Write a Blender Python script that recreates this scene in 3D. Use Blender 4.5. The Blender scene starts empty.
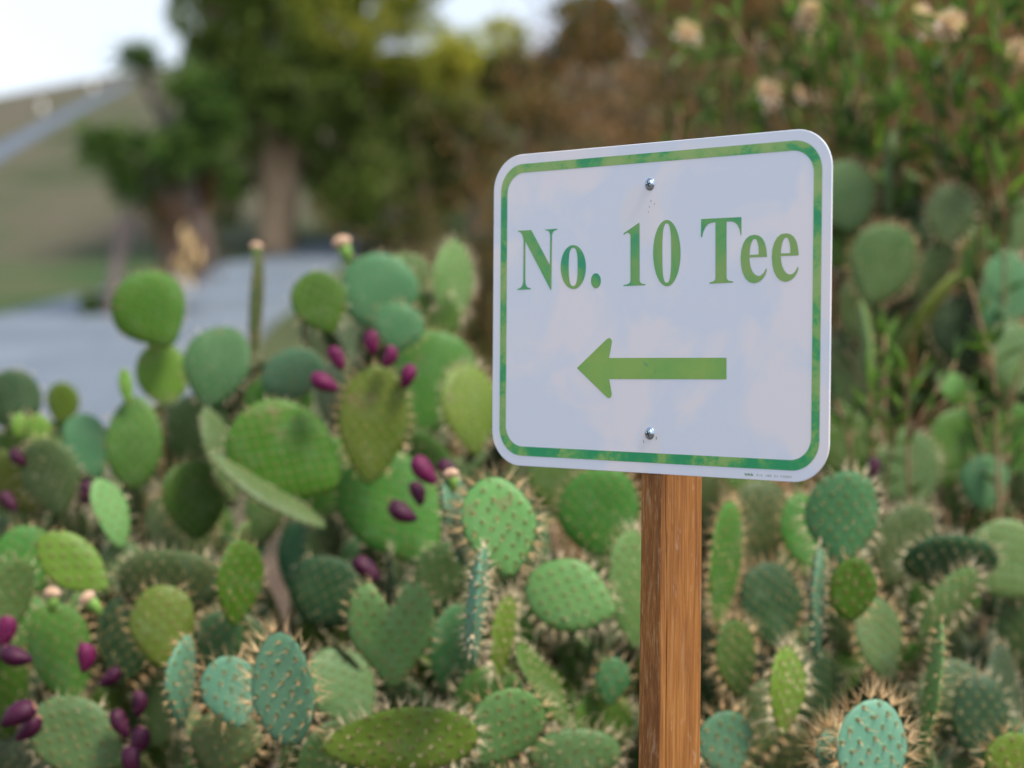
import bpy, bmesh, math, random
import numpy as np
from mathutils import Vector, Matrix, noise
from mathutils.geometry import tessellate_polygon
R = math.radians
random.seed(7)
rng = np.random.default_rng(7)
scene = bpy.context.scene
col = scene.collection

# ------------------------------------------------------------------ camera, sky, sun, exposure
F = 1568.16
CAMZ = 1.5
PITCH, ROLL = 0.0176144, 0.00707178
cp, sp, cr, sr = math.cos(PITCH), math.sin(PITCH), math.cos(ROLL), math.sin(ROLL)
FWD = Vector((0, cp, -sp)); UP0 = Vector((0, sp, cp)); RT0 = Vector((1, 0, 0))
RT = cr * RT0 + sr * UP0; UP = -sr * RT0 + cr * UP0
CAM = Vector((0, 0, CAMZ))
cd = bpy.data.cameras.new('camera'); cam = bpy.data.objects.new('camera', cd); col.objects.link(cam)
cam.matrix_world = Matrix((( RT.x, UP.x, -FWD.x, 0), (RT.y, UP.y, -FWD.y, 0), (RT.z, UP.z, -FWD.z, CAMZ), (0, 0, 0, 1)))
cd.sensor_width = 36; cd.lens = F / 1024 * 36; cd.clip_start = .02; cd.clip_end = 2000
cd.dof.use_dof = True; cd.dof.focus_distance = 1.80; cd.dof.aperture_fstop = 2.2
scene.camera = cam

SUN_EL, SUN_AZ = R(58), R(128)          # azimuth clockwise from +Y
w = bpy.data.worlds.new('World'); scene.world = w; w.use_nodes = True
nt = w.node_tree; bg = nt.nodes['Background']
sky = nt.nodes.new('ShaderNodeTexSky'); sky.sky_type = 'NISHITA'; sky.sun_disc = False
sky.sun_elevation = SUN_EL; sky.sun_rotation = SUN_AZ; sky.air_density = 1.0; sky.dust_density = 2.5; sky.ozone_density = 1.0
tc = nt.nodes.new('ShaderNodeTexCoord'); sx = nt.nodes.new('ShaderNodeSeparateXYZ'); nt.links.new(tc.outputs['Generated'], sx.inputs[0])
cn = nt.nodes.new('ShaderNodeTexNoise'); cn.inputs['Scale'].default_value = 2.2; cn.inputs['Detail'].default_value = 5; nt.links.new(tc.outputs['Generated'], cn.inputs['Vector'])
el = nt.nodes.new('ShaderNodeMapRange'); el.inputs[1].default_value = .05; el.inputs[2].default_value = .6; el.inputs[3].default_value = .5; el.inputs[4].default_value = -.15; nt.links.new(sx.outputs[2], el.inputs[0])
ad = nt.nodes.new('ShaderNodeMath'); ad.operation = 'MULTIPLY_ADD'; ad.use_clamp = True; nt.links.new(cn.outputs[0], ad.inputs[0]); ad.inputs[1].default_value = .8; nt.links.new(el.outputs[0], ad.inputs[2])
mx = nt.nodes.new('ShaderNodeMix'); mx.data_type = 'RGBA'; nt.links.new(ad.outputs[0], mx.inputs[0]); nt.links.new(sky.outputs[0], mx.inputs[6]); mx.inputs[7].default_value = (5.0, 5.3, 5.7, 1)
nt.links.new(mx.outputs[2], bg.inputs[0]); bg.inputs[1].default_value = .12
sl = bpy.data.lights.new('sun', 'SUN'); sl.energy = 2.2; sl.angle = R(14); sl.color = (1, .93, .82)
so = bpy.data.objects.new('sun', sl); col.objects.link(so)
sdir = Vector((math.sin(SUN_AZ) * math.cos(SUN_EL), math.cos(SUN_AZ) * math.cos(SUN_EL), math.sin(SUN_EL)))
so.rotation_euler = sdir.to_track_quat('Z', 'Y').to_euler(); so.location = (0, 0, 30)
scene.view_settings.view_transform = 'Standard'; scene.view_settings.look = 'None'
scene.view_settings.exposure = .95; scene.view_settings.gamma = 1
scene.view_settings.use_curve_mapping = False
scene.cycles.use_denoising = True
scene.cycles.max_bounces = 6; scene.cycles.diffuse_bounces = 2; scene.cycles.transmission_bounces = 3; scene.cycles.transparent_max_bounces = 4

def ray(px, py):
    return FWD + RT * ((px - 512) / F) + UP * ((384 - py) / F)
def at(px, py, Y):
    d = ray(px, py); return CAM + d * (Y / d.y)
def smooth(a, b, x):
    t = min(1, max(0, (x - a) / (b - a))); return t * t * (3 - 2 * t)

# ------------------------------------------------------------------ materials
def mat(name, rough=.6, spec=.5):
    m = bpy.data.materials.new(name); m.use_nodes = True
    b = m.node_tree.nodes['Principled BSDF']
    b.inputs['Roughness'].default_value = rough; b.inputs['Specular IOR Level'].default_value = spec
    return m, m.node_tree, b
def N(nt, t, **kw):
    n = nt.nodes.new(t)
    for k, v in kw.items(): setattr(n, k, v)
    return n
def ramp(nt, fac, stops, interp='LINEAR'):
    r = N(nt, 'ShaderNodeValToRGB'); r.color_ramp.interpolation = interp
    el = r.color_ramp.elements
    while len(el) < len(stops): el.new(.5)
    for e, (p, c) in zip(el, stops): e.position = p; e.color = (*c, 1)
    nt.links.new(fac, r.inputs[0]); return r.outputs[0]
def noise_n(nt, scale, vec=None, detail=4, rough=.55, dist=0):
    n = N(nt, 'ShaderNodeTexNoise'); n.inputs['Scale'].default_value = scale
    n.inputs['Detail'].default_value = detail; n.inputs['Roughness'].default_value = rough; n.inputs['Distortion'].default_value = dist
    if vec is not None: nt.links.new(vec, n.inputs['Vector'])
    return n.outputs['Fac']
def coord(nt, kind='Object', scale=None):
    tc = N(nt, 'ShaderNodeTexCoord'); o = tc.outputs[kind]
    if scale:
        mp = N(nt, 'ShaderNodeMapping'); mp.inputs['Scale'].default_value = scale
        nt.links.new(o, mp.inputs[0]); o = mp.outputs[0]
    return o
def mixc(nt, fac, a, b, blend='MIX'):
    m = N(nt, 'ShaderNodeMix', data_type='RGBA', blend_type=blend)
    for s, v in ((m.inputs[0], fac), (m.inputs[6], a), (m.inputs[7], b)):
        if isinstance(v, (int, float)): s.default_value = v
        elif isinstance(v, tuple): s.default_value = (*v, 1)
        else: nt.links.new(v, s)
    return m.outputs[2]
def math_n(nt, op, a, b=None, clamp=False):
    m = N(nt, 'ShaderNodeMath', operation=op); m.use_clamp = clamp
    for s, v in ((m.inputs[0], a), (m.inputs[1], b)):
        if v is None: continue
        if isinstance(v, (int, float)): s.default_value = v
        else: nt.links.new(v, s)
    return m.outputs[0]
def bump(nt, b, h, strength, dist=.01):
    bn = N(nt, 'ShaderNodeBump'); bn.inputs['Strength'].default_value = strength; bn.inputs['Distance'].default_value = dist
    nt.links.new(h, bn.inputs['Height']); nt.links.new(bn.outputs[0], b.inputs['Normal']); return bn

def cactus_mat(name, c1, c2):
    m, nt, b = mat(name, .5, .28)
    oi = N(nt, 'ShaderNodeObjectInfo')
    oc = coord(nt)
    off = N(nt, 'ShaderNodeVectorMath', operation='ADD'); nt.links.new(oc, off.inputs[0])
    sc = N(nt, 'ShaderNodeVectorMath', operation='SCALE'); nt.links.new(oi.outputs['Location'], sc.inputs[0]); sc.inputs['Scale'].default_value = 3.7
    nt.links.new(sc.outputs[0], off.inputs[1]); v = off.outputs[0]
    base = mixc(nt, math_n(nt, 'MULTIPLY_ADD', noise_n(nt, 9, v, 3), 1.5, True) if False else ramp(nt, noise_n(nt, 9, v, 3), [(.3, (0, 0, 0)), (.7, (1, 1, 1))]), c1, c2)
    hs = N(nt, 'ShaderNodeHueSaturation'); nt.links.new(base, hs.inputs['Color'])
    nt.links.new(math_n(nt, 'ADD', math_n(nt, 'MULTIPLY', oi.outputs['Random'], .05), .470), hs.inputs['Hue'])
    nt.links.new(math_n(nt, 'ADD', math_n(nt, 'MULTIPLY', oi.outputs['Random'], .45), .42), hs.inputs['Value'])
    hs.inputs['Saturation'].default_value = 1.14
    # waxy grey bloom and small corky scars
    bloom = ramp(nt, noise_n(nt, 26, v, 5, .65), [(.5, (0, 0, 0)), (.75, (.2, .2, .2))])
    c = mixc(nt, bloom, hs.outputs[0], (.22, .32, .2))
    scar = ramp(nt, noise_n(nt, 15, v, 6, .75), [(.61, (0, 0, 0)), (.67, (.75, .75, .75))])
    c = mixc(nt, scar, c, (.2, .15, .075))
    vo = N(nt, 'ShaderNodeTexVoronoi', voronoi_dimensions='2D'); vo.inputs['Randomness'].default_value = .22; vo.inputs['Scale'].default_value = 1
    nt.links.new(coord(nt, 'UV'), vo.inputs['Vector'])
    dot = ramp(nt, vo.outputs['Distance'], [(.06, (.9, .9, .9)), (.17, (0, 0, 0))])
    ring = ramp(nt, vo.outputs['Distance'], [(.10, (.3, .3, .3)), (.3, (0, 0, 0))])
    c = mixc(nt, ring, c, (.2, .3, .07))
    c = mixc(nt, dot, c, (.07, .05, .02))
    nt.links.new(c, b.inputs['Base Color'])
    h = ramp(nt, vo.outputs['Distance'], [(.0, (1, 1, 1)), (.3, (0, 0, 0))], 'EASE')
    hh = math_n(nt, 'ADD', h, math_n(nt, 'MULTIPLY', noise_n(nt, 60, v, 3), .35))
    bump(nt, b, hh, .38, .004)
    return m
CM = {
    'dim':    cactus_mat('pad_painted_gap_shade', (.045, .085, .03), (.08, .12, .05)),  # darkened green that paints gap shade into the inner pads
    'green':  cactus_mat('pad_green', (.075, .175, .042), (.12, .25, .06)),
    'yellow': cactus_mat('pad_yellow_green', (.15, .26, .05), (.22, .34, .08)),
    'blue':   cactus_mat('pad_blue_green', (.075, .20, .085), (.12, .27, .12)),
    'teal':   cactus_mat('pad_pale_teal', (.14, .30, .19), (.20, .37, .25)),
    'pale':   cactus_mat('pad_pale_green', (.15, .29, .10), (.21, .36, .14)),
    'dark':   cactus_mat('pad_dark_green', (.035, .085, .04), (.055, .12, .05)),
    'grey':   cactus_mat('pad_grey_green', (.10, .17, .065), (.15, .22, .095)),
    'dry':    cactus_mat('pad_dried_brown', (.14, .085, .04), (.22, .14, .07)),
    'bright': cactus_mat('pad_bright_green', (.075, .175, .03), (.115, .235, .045)),
}
def simple(name, c1, c2, scale=20, rough=.6, bumpd=0, spec=.25, translucent=0, island=False):
    m, nt, b = mat(name, rough, spec)
    f = noise_n(nt, scale, coord(nt), 4)
    if island:
        g = N(nt, 'ShaderNodeNewGeometry'); f = math_n(nt, 'ADD', math_n(nt, 'MULTIPLY', f, .5), math_n(nt, 'MULTIPLY', g.outputs['Random Per Island'], .5))
    c = ramp(nt, f, [(.3, c1), (.7, c2)]); nt.links.new(c, b.inputs['Base Color'])
    if bumpd: bump(nt, b, f, .6, bumpd)
    if translucent:
        t = N(nt, 'ShaderNodeBsdfTranslucent'); nt.links.new(mixc(nt, 1.0, c, (1.25, 1.2, .5), 'MULTIPLY'), t.inputs[0])
        ms = N(nt, 'ShaderNodeMixShader'); ms.inputs[0].default_value = translucent
        nt.links.new(b.outputs[0], ms.inputs[1]); nt.links.new(t.outputs[0], ms.inputs[2])
        nt.links.new(ms.outputs[0], nt.nodes['Material Output'].inputs[0])
    return m
M_AREOLE = simple('areole_felt', (.12, .07, .03), (.25, .14, .05), 200, .9)
M_SPINE = simple('spine_straw', (.62, .48, .27), (.82, .72, .5), 40, .5, island=True)
M_SPINE2 = simple('spine_rusty', (.5, .30, .13), (.78, .60, .34), 40, .5, island=True)
M_FRUIT = simple('fruit_magenta', (.085, .004, .04), (.15, .008, .065), 40, .55, .002)
M_FRUIT_DK = simple('fruit_dark_purple', (.03, .004, .02), (.07, .008, .035), 40, .55, .002)
M_FRUIT_END = simple('fruit_navel', (.2, .08, .07), (.4, .2, .14), 80, .8)
M_BUD = simple('flower_dry_peach', (.4, .25, .15), (.62, .44, .32), 60, .8)
M_STALK = simple('bud_green', (.14, .27, .05), (.2, .36, .08), 40, .5)
M_CORK = simple('old_stem_cork', (.13, .085, .045), (.24, .17, .1), 30, .9, .01)
M_OLE = simple('oleander_leaf', (.03, .07, .025), (.08, .155, .045), 8, .45, translucent=.3, island=True)
M_OLE_Y = simple('oleander_young_leaf', (.09, .19, .035), (.18, .32, .07), 8, .45, translucent=.35, island=True)
M_TWIG = simple('twig_tan', (.2, .12, .065), (.36, .23, .13), 12, .85)
M_TWIG_DK = simple('twig_grey_brown', (.09, .065, .045), (.2, .14, .09), 12, .85)
M_FLOWER = simple('flower_pale', (.7, .52, .45), (.88, .76, .68), 20, .8, translucent=.3, island=True)
M_DRY = simple('leaf_dry_brown', (.09, .05, .022), (.40, .23, .085), 3, .8, translucent=.25, island=True)
M_OLIVE = simple('leaf_olive', (.045, .065, .018), (.17, .18, .05), 3, .7, translucent=.3, island=True)
M_TREE = simple('leaf_tree_green', (.045, .09, .02), (.26, .34, .075), .6, .7, translucent=.35, island=True)
M_TREE_SUNLIT = simple('leaf_tree_painted_sunlit', (.24, .30, .04), (.6, .56, .1), .9, .7, translucent=.4, island=True)  # yellow-green leaf colour stands for sunlight on the upper crowns
M_YUCCA = simple('yucca_leaf', (.03, .08, .02), (.15, .25, .05), 1, .5, translucent=.15, island=True)
M_THATCH = simple('dead_leaf_thatch', (.10, .055, .03), (.30, .17, .075), 2, .85, island=True)
M_BARK = simple('bark_tan', (.26, .17, .1), (.48, .35, .23), 3, .9, .05)
M_BARK_G = simple('bark_grey', (.11, .09, .085), (.25, .2, .185), 3, .9, .05)

# ------------------------------------------------------------------ object helpers
def mesh_np(name, verts, faces, mats, fmat=None, smooth_=True, uv=None):
    me = bpy.data.meshes.new(name); me.from_pydata(verts if isinstance(verts, list) else verts.tolist(), [], faces if isinstance(faces, list) else faces.tolist())
    for m in (mats if isinstance(mats, (list, tuple)) else [mats]): me.materials.append(m)
    if fmat is not None: me.polygons.foreach_set('material_index', np.asarray(fmat, dtype=np.int32))
    me.polygons.foreach_set('use_smooth', np.full(len(me.polygons), smooth_))
    if uv is not None:
        li = np.empty(len(me.loops), dtype=np.int32); me.loops.foreach_get('vertex_index', li)
        l = me.uv_layers.new(name='UVMap'); l.data.foreach_set('uv', np.asarray(uv)[li].astype(np.float32).ravel())
    me.update(); return me
def link(name, me, parent=None, loc=None, M=None):
    o = bpy.data.objects.new(name, me); col.objects.link(o)
    if parent: o.parent = parent
    if M is not None: o.matrix_local = M
    if loc is not None: o.location = loc
    return o
def empty(name, loc, label, cat, group=None):
    o = bpy.data.objects.new(name, None); col.objects.link(o); o.location = loc; o.empty_display_size = .1
    o['label'] = label; o['category'] = cat
    if group: o['group'] = group
    return o
class MB:
    def __init__(s): s.v = []; s.f = []; s.m = []
    def add(s, v, f, mi=0):
        b = len(s.v); s.v += [tuple(p) for p in v]; s.f += [tuple(b + i for i in q) for q in f]; s.m += [mi] * len(f)
    def tube(s, pts, rad, n=6, mi=0, cap=True):
        P = [Vector(p) for p in pts]; rings = []
        x = None
        for i, p in enumerate(P):
            t = (P[min(i + 1, len(P) - 1)] - P[max(i - 1, 0)])
            if t.length < 1e-9: t = Vector((0, 0, 1))
            t.normalize()
            if x is None: x = t.orthogonal().normalized()
            else: x = (x - t * x.dot(t)); x = x.normalized() if x.length > 1e-6 else t.orthogonal().normalized()
            y = t.cross(x); r = rad[i] if isinstance(rad, (list, tuple)) else rad
            rings.append([p + (x * math.cos(a) + y * math.sin(a)) * r for a in [2 * math.pi * k / n for k in range(n)]])
        v = [q for r_ in rings for q in r_]; f = []
        for i in range(len(P) - 1):
            for k in range(n): f.append((i * n + k, i * n + (k + 1) % n, (i + 1) * n + (k + 1) % n, (i + 1) * n + k))
        if cap: f.append(tuple(range(n))[::-1]); f.append(tuple((len(P) - 1) * n + k for k in range(n)))
        s.add(v, f, mi)
    def mesh(s, name, mats, smooth_=True): return mesh_np(name, s.v, s.f, mats, s.m, smooth_)
def rvec(s=1):
    while True:
        v = Vector((random.uniform(-1, 1), random.uniform(-1, 1), random.uniform(-1, 1)))
        if 0.01 < v.length < 1: return v * s

# ------------------------------------------------------------------ terrain
def plane3(pts):
    A = np.array([[1, p.x, p.y] for p in pts]); z = np.array([p.z for p in pts]); return np.linalg.solve(A, z)
PL = plane3([at(0, 500, 15), at(0, 317, 30), at(370, 240, 50)])
def H(x, y):
    p = PL[0] + PL[1] * max(-60, min(60, x)) + PL[2] * y
    if y > 44: p += .105 * (min(y, 118) - 44)
    if y > 118: p -= (y - 118) * .3 * smooth(118, 150, y)
    if y > 60: p += .17 * (max(-80, min(-22, x)) + 29) * smooth(60, 118, y)
    s = smooth(5, 13, y)
    z = p * s
    t = x + .084 * y - .35
    z += 3.0 * smooth(0, 3.6, t) * smooth(4.6, 9.5, y) * (1 if y < 60 else max(0, 1 - (y - 60) / 60))
    if y < 30: z += .05 * noise.noise(Vector((x * .7, y * .7, 0)))
    else: z += .5 * noise.noise(Vector((x * .03, y * .03, 4)))
    return z
ys = np.concatenate([np.linspace(-60, 0, 12, endpoint=False), np.linspace(0, 20, 60, endpoint=False), np.linspace(20, 60, 50, endpoint=False), np.linspace(60, 200, 60), np.array([300, 600])])
xs = np.concatenate([np.array([-600, -300, -160]), np.linspace(-110, -30, 28, endpoint=False), np.linspace(-30, -10, 25, endpoint=False), np.linspace(-10, 12, 70, endpoint=False), np.linspace(12, 60, 24), np.array([100, 200, 600])])
nx, ny = len(xs), len(ys)
V = [(float(x), float(y), H(float(x), float(y))) for y in ys for x in xs]
Fc = [(j * nx + i, j * nx + i + 1, (j + 1) * nx + i + 1, (j + 1) * nx + i) for j in range(ny - 1) for i in range(nx - 1)]
mg, g, b = mat('ground_soil_and_grass', .95, .2)
oc = coord(g)
sep = N(g, 'ShaderNodeSeparateXYZ'); g.links.new(oc, sep.inputs[0])
soil = ramp(g, noise_n(g, 1.6, oc, 8, .7), [(.3, (.05, .034, .022)), (.55, (.12, .085, .06)), (.75, (.2, .14, .1))])
dry = ramp(g, noise_n(g, .12, oc, 8, .65), [(.35, (.05, .062, .026)), (.5, (.08, .08, .045)), (.65, (.11, .088, .064))])
grass = ramp(g, noise_n(g, .25, oc, 6, .6), [(.4, (.035, .075, .02)), (.6, (.07, .085, .035))])
yn = math_n(g, 'ADD', sep.outputs[1], math_n(g, 'MULTIPLY', noise_n(g, .12, oc, 3), 16))
gf = ramp(g, math_n(g, 'MULTIPLY', yn, .01), [(.0, (0, 0, 0)), (.2, (0, 0, 0)), (.26, (1, 1, 1)), (.48, (1, 1, 1)), (.60, (0, 0, 0))])
df = ramp(g, math_n(g, 'MULTIPLY', yn, .01), [(.22, (0, 0, 0)), (.28, (1, 1, 1))])
cc = mixc(g, df, soil, dry); cc = mixc(g, gf, cc, grass)
g.links.new(cc, b.inputs['Base Color']); bump(g, b, noise_n(g, 12, oc, 8, .7), .8, .03)
gr = link('ground', mesh_np('ground', V, Fc, mg)); gr['kind'] = 'structure'

def hit(px, py):
    d = ray(px, py); t = 4.0
    while t < 400:
        p = CAM + d * t
        if p.z < H(p.x, p.y):
            for _ in range(12):
                t -= .1 * 0 + (H(p.x, p.y) - p.z) * .5 / max(.05, abs(d.z) + .1); p = CAM + d * t
            return p
        t += .25
    return None
def strip(name, A, B, m, lift, n=6, kerb=0):
    def res(P, k):
        P = [Vector((p[0], p[1])) for p in P]; L = [0]
        for a, b_ in zip(P, P[1:]): L.append(L[-1] + (b_ - a).length)
        out = []
        for i in range(k):
            s = L[-1] * i / (k - 1); j = 0
            while j < len(P) - 2 and L[j + 1] < s: j += 1
            t = (s - L[j]) / max(1e-6, L[j + 1] - L[j]); out.append(P[j].lerp(P[j + 1], t))
        return out
    K = 90; a = res(A, K); b_ = res(B, K); V = []; Fq = []
    for p, q in zip(a, b_):
        for j in range(n + 1):
            c = p.lerp(q, j / n); V.append((c.x, c.y, H(c.x, c.y) + lift))
    W_ = n + 1
    for i in range(K - 1):
        for j in range(n): Fq.append((i * W_ + j, (i + 1) * W_ + j, (i + 1) * W_ + j + 1, i * W_ + j + 1))
    # skirts give the slab a thickness
    nb = len(V); V += [(x, y, z - lift - .15) for x, y, z in V]
    for i in range(K - 1):
        Fq.append((i * W_, nb + i * W_, nb + (i + 1) * W_, (i + 1) * W_)); Fq.append((i * W_ + n, (i + 1) * W_ + n, nb + (i + 1) * W_ + n, nb + i * W_ + n))
    o = link(name, mesh_np(name, V, Fq, m)); o['kind'] = 'structure'; return o
mr, g, b = mat('path_concrete', .8, .4)
oc = coord(g)
pc_ = ramp(g, noise_n(g, .5, oc, 8, .65), [(.3, (.10, .128, .16)), (.7, (.165, .2, .24))])
pc_ = mixc(g, ramp(g, noise_n(g, .22, coord(g, 'Object', (1, .25, 1)), 6, .7, 1.0), [(.52, (0, 0, 0)), (.62, (.6, .6, .6))]), pc_, (.085, .11, .135))
g.links.new(pc_, b.inputs['Base Color'])
bump(g, b, noise_n(g, 30, oc, 5), .3, .01)
far_px = [(0, 317), (60, 302), (140, 283), (220, 265), (300, 249), (372, 237)]
near_px = [(0, 545), (60, 500), (120, 462), (185, 418), (250, 352), (300, 300), (345, 262), (372, 243)]
FA = [hit(*p) for p in far_px]; NA = [hit(*p) for p in near_px]
FA = [FA[0] + (FA[0] - FA[1]) * 5] + FA + [FA[-1] + (FA[-1] - FA[-2]) * 1.2]
NA = [NA[0] + (NA[0] - NA[1]) * 5] + NA + [NA[-1] + (FA[-1] - FA[-2])]
print('FAR', [tuple(round(c, 1) for c in p) for p in FA]); print('NEAR', [tuple(round(c, 1) for c in p) for p in NA])
strip('path', FA, NA, mr, .06, 8)
up = [(0, 146), (30, 131), (60, 115), (85, 103), (110, 92)]; dn = [(0, 161), (30, 142), (60, 124), (85, 110), (110, 97)]
UA = [hit(*p) for p in up]; DA = [hit(*p) for p in dn]
if all(UA) and all(DA):
    UA = [UA[0] + (UA[0] - UA[1]) * 4] + UA + [UA[-1] + (UA[-1] - UA[-2])]; DA = [DA[0] + (DA[0] - DA[1]) * 4] + DA + [DA[-1] + (DA[-1] - DA[-2])]
    print('UP', [tuple(round(c, 1) for c in p) for p in UA])
    mh_ = simple('hill_path_asphalt', (.085, .11, .145), (.12, .15, .19), 2, .8)
    strip('hill_path', UA, DA, mh_, .15, 4)

# ------------------------------------------------------------------ the sign
YAW = .653118913
SC = Vector((.157731558, 1.80977492, CAMZ + .056451884))
SW, SH = .457, .381
u = Vector((math.cos(YAW), -math.sin(YAW), 0)); nrm = Vector((-math.sin(YAW), -math.cos(YAW), 0))   # nrm points to the viewer's side
root = empty('directional_sign', (SC.x, SC.y, 0), 'white sign reading No. 10 Tee with green left arrow, on brown wooden post', 'sign')
root.rotation_euler = (0, 0, -YAW)     # local x = along the sign, local -y = sign normal, z = up
SCL = Matrix.Translation((0, 0, SC.z))
def sp(px, py):
    d = ray(px, py); t = (SC - CAM).dot(nrm) / d.dot(nrm); p = CAM + d * t - SC
    return (p.dot(u), p.z)
def rrect(w_, h_, r, n=12):
    P = []
    for cx, cz, a0 in ((w_ / 2 - r, h_ / 2 - r, 0), (-w_ / 2 + r, h_ / 2 - r, 90), (-w_ / 2 + r, -h_ / 2 + r, 180), (w_ / 2 - r, -h_ / 2 + r, 270)):
        for k in range(n + 1):
            a = R(a0 + 90 * k / n); P.append((cx + r * math.cos(a), cz + r * math.sin(a)))
    return P
def slab(P, y0, y1, bev=0):
    m = MB(); n = len(P); cx = sum(p[0] for p in P) / n; cz = sum(p[1] for p in P) / n
    def ins(P, d):
        out = []
        for i in range(n):
            a = Vector(P[i - 1]); b_ = Vector(P[(i + 1) % n]); t = (b_ - a).normalized(); out.append((P[i][0] - t.y * d, P[i][1] + t.x * d))
        return out
    Q = ins(P, bev) if bev else P
    rings = [(Q, y0), (P, y0 + bev), (P, y1 - bev), (Q, y1)] if bev else [(P, y0), (P, y1)]
    v = [(p[0], y, p[1]) for ring, y in rings for p in ring]
    f = [tuple(range(n))]
    for k in range(len(rings) - 1):
        for i in range(n): f.append((k * n + i, (k + 1) * n + i, (k + 1) * n + (i + 1) % n, k * n + (i + 1) % n))
    f.append(tuple(((len(rings) - 1) * n + i) for i in reversed(range(n))))
    m.add(v, f); return m
# sheet face: white reflective film with reflected surroundings painted as mottles, stains round screws
mw, g, b = mat('sign_white_film', .32, .5)
oc = coord(g)
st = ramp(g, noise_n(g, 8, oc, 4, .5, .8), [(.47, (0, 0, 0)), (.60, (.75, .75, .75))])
c = mixc(g, st, (.72, .78, .87), (.88, .83, .84))  # cool and warm mix paints soft reflections into the base colour
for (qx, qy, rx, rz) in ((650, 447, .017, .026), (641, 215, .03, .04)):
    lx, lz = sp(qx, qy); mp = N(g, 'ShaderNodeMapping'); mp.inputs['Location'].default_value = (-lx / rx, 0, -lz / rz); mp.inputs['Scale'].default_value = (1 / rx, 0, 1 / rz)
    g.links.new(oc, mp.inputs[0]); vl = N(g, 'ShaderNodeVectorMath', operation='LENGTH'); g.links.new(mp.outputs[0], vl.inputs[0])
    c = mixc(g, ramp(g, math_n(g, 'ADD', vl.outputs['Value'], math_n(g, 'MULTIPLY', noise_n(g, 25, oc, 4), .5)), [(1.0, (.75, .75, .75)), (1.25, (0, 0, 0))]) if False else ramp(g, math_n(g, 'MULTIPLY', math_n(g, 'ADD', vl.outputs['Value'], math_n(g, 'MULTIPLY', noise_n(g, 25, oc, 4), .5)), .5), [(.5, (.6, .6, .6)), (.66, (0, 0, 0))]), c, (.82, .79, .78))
sm = ramp(g, noise_n(g, 60, oc, 6, .7), [(.70, (0, 0, 0)), (.78, (.35, .35, .35))])
c = mixc(g, sm, c, (.55, .5, .46))
g.links.new(c, b.inputs['Base Color'])
g.links.new(math_n(g, 'MULTIPLY_ADD', noise_n(g, 5, oc, 3), .25) if False else math_n(g, 'ADD', math_n(g, 'MULTIPLY', noise_n(g, 5, oc, 3), .2), .2), b.inputs['Roughness'])
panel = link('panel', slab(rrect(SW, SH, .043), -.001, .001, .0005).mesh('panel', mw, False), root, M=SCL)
mgn, g, b = mat('sign_green_ink', .35, .5)
oc = coord(g)
c = ramp(g, noise_n(g, 14, oc, 7, .68, .3), [(.42, (.015, .32, .12)), (.48, (.08, .38, .11)), (.51, (.20, .43, .11)), (.60, (.30, .47, .14))])
tl = ramp(g, noise_n(g, 30, oc, 5, .7), [(.62, (0, 0, 0)), (.72, (.5, .5, .5))]); c = mixc(g, tl, c, (.03, .40, .24))
teal = ramp(g, math_n(g, 'ADD', math_n(g, 'MULTIPLY', N(g, 'ShaderNodeSeparateXYZ').outputs[0], 0), .5), [(0, (0, 0, 0)), (1, (0, 0, 0))])
g.links.new(c, b.inputs['Base Color'])
ml, g, b = mat('sign_lettering_ink', .35, .5)
oc = coord(g)
c = ramp(g, noise_n(g, 9, oc, 4, .6, .4), [(.40, (.02, .34, .16)), (.47, (.12, .40, .11)), (.58, (.24, .42, .11))])
g.links.new(c, b.inputs['Base Color'])
Y_INK = -.0013
def flat(polys, y, name, m, parent):
    """polys: list of lists of rings (outer, holes...)"""
    b_ = MB()
    for rings in polys:
        tris = tessellate_polygon([[Vector((p[0], p[1], 0)) for p in r] for r in rings])
        pts = [p for r in rings for p in r]
        fs = []
        for t in tris:
            a, b2, c2 = (Vector(pts[i]) for i in t)
            cr_ = (b2 - a).cross(c2 - a)
            fs.append(t if cr_ > 0 else t[::-1])
        b_.add([(p[0], y, p[1]) for p in pts], fs)
    return link(name, b_.mesh(name, m, False), parent)
def offset_rr(l, r_, t, bt, rad):   # distances from the plate's edges
    P = rrect(SW - l - r_, SH - t - bt, rad); return [(x + (l - r_) / 2, z + (bt - t) / 2) for x, z in P]
o1 = offset_rr(.0118, .0115, .0118, .0125, .0335); i1 = offset_rr(.0215, .0212, .0225, .0238, .0255)
flat([[o1, i1]], Y_INK, 'border_stripe', mgn, panel)
def ell(cx, cy, rx, ry, n=40, p=2.0):
    out = []
    for k in range(n):
        a = 2 * math.pi * k / n; c_, s_ = math.cos(a), math.sin(a)
        out.append((cx + rx * math.copysign(abs(c_) ** (2 / p), c_), cy + ry * math.copysign(abs(s_) ** (2 / p), s_)))
    return out
def Z(P, ox, oy, s): return [sp(ox + x / s, oy + y / s) for x, y in P]
def chaikin(P, it=1):
    for _ in range(it):
        Q = []
        for i in range(len(P)):
            a, b_ = P[i], P[(i + 1) % len(P)]
            Q.append((a[0] * .78 + b_[0] * .22, a[1] * .78 + b_[1] * .22)); Q.append((a[0] * .22 + b_[0] * .78, a[1] * .22 + b_[1] * .78))
        P = Q
    return P
letN = [(82,103),(210,97),(388,432),(392,150),(385,118),(372,105),(340,98),(340,92),(462,84),(462,91),(430,103),(415,120),(408,150),(402,672),(396,672),(153,205),(152,590),(160,630),(178,648),(205,655),(205,665),(75,672),(75,664),(108,650),(126,625),(132,590),(136,190),(122,140),(106,118),(82,112)]
let1 = [(135,225),(288,120),(290,680),(300,700),(318,709),(345,712),(345,722),(135,730),(135,721),(170,714),(192,703),(202,680),(202,250),(196,230),(182,219),(165,220),(138,237)]
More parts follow.
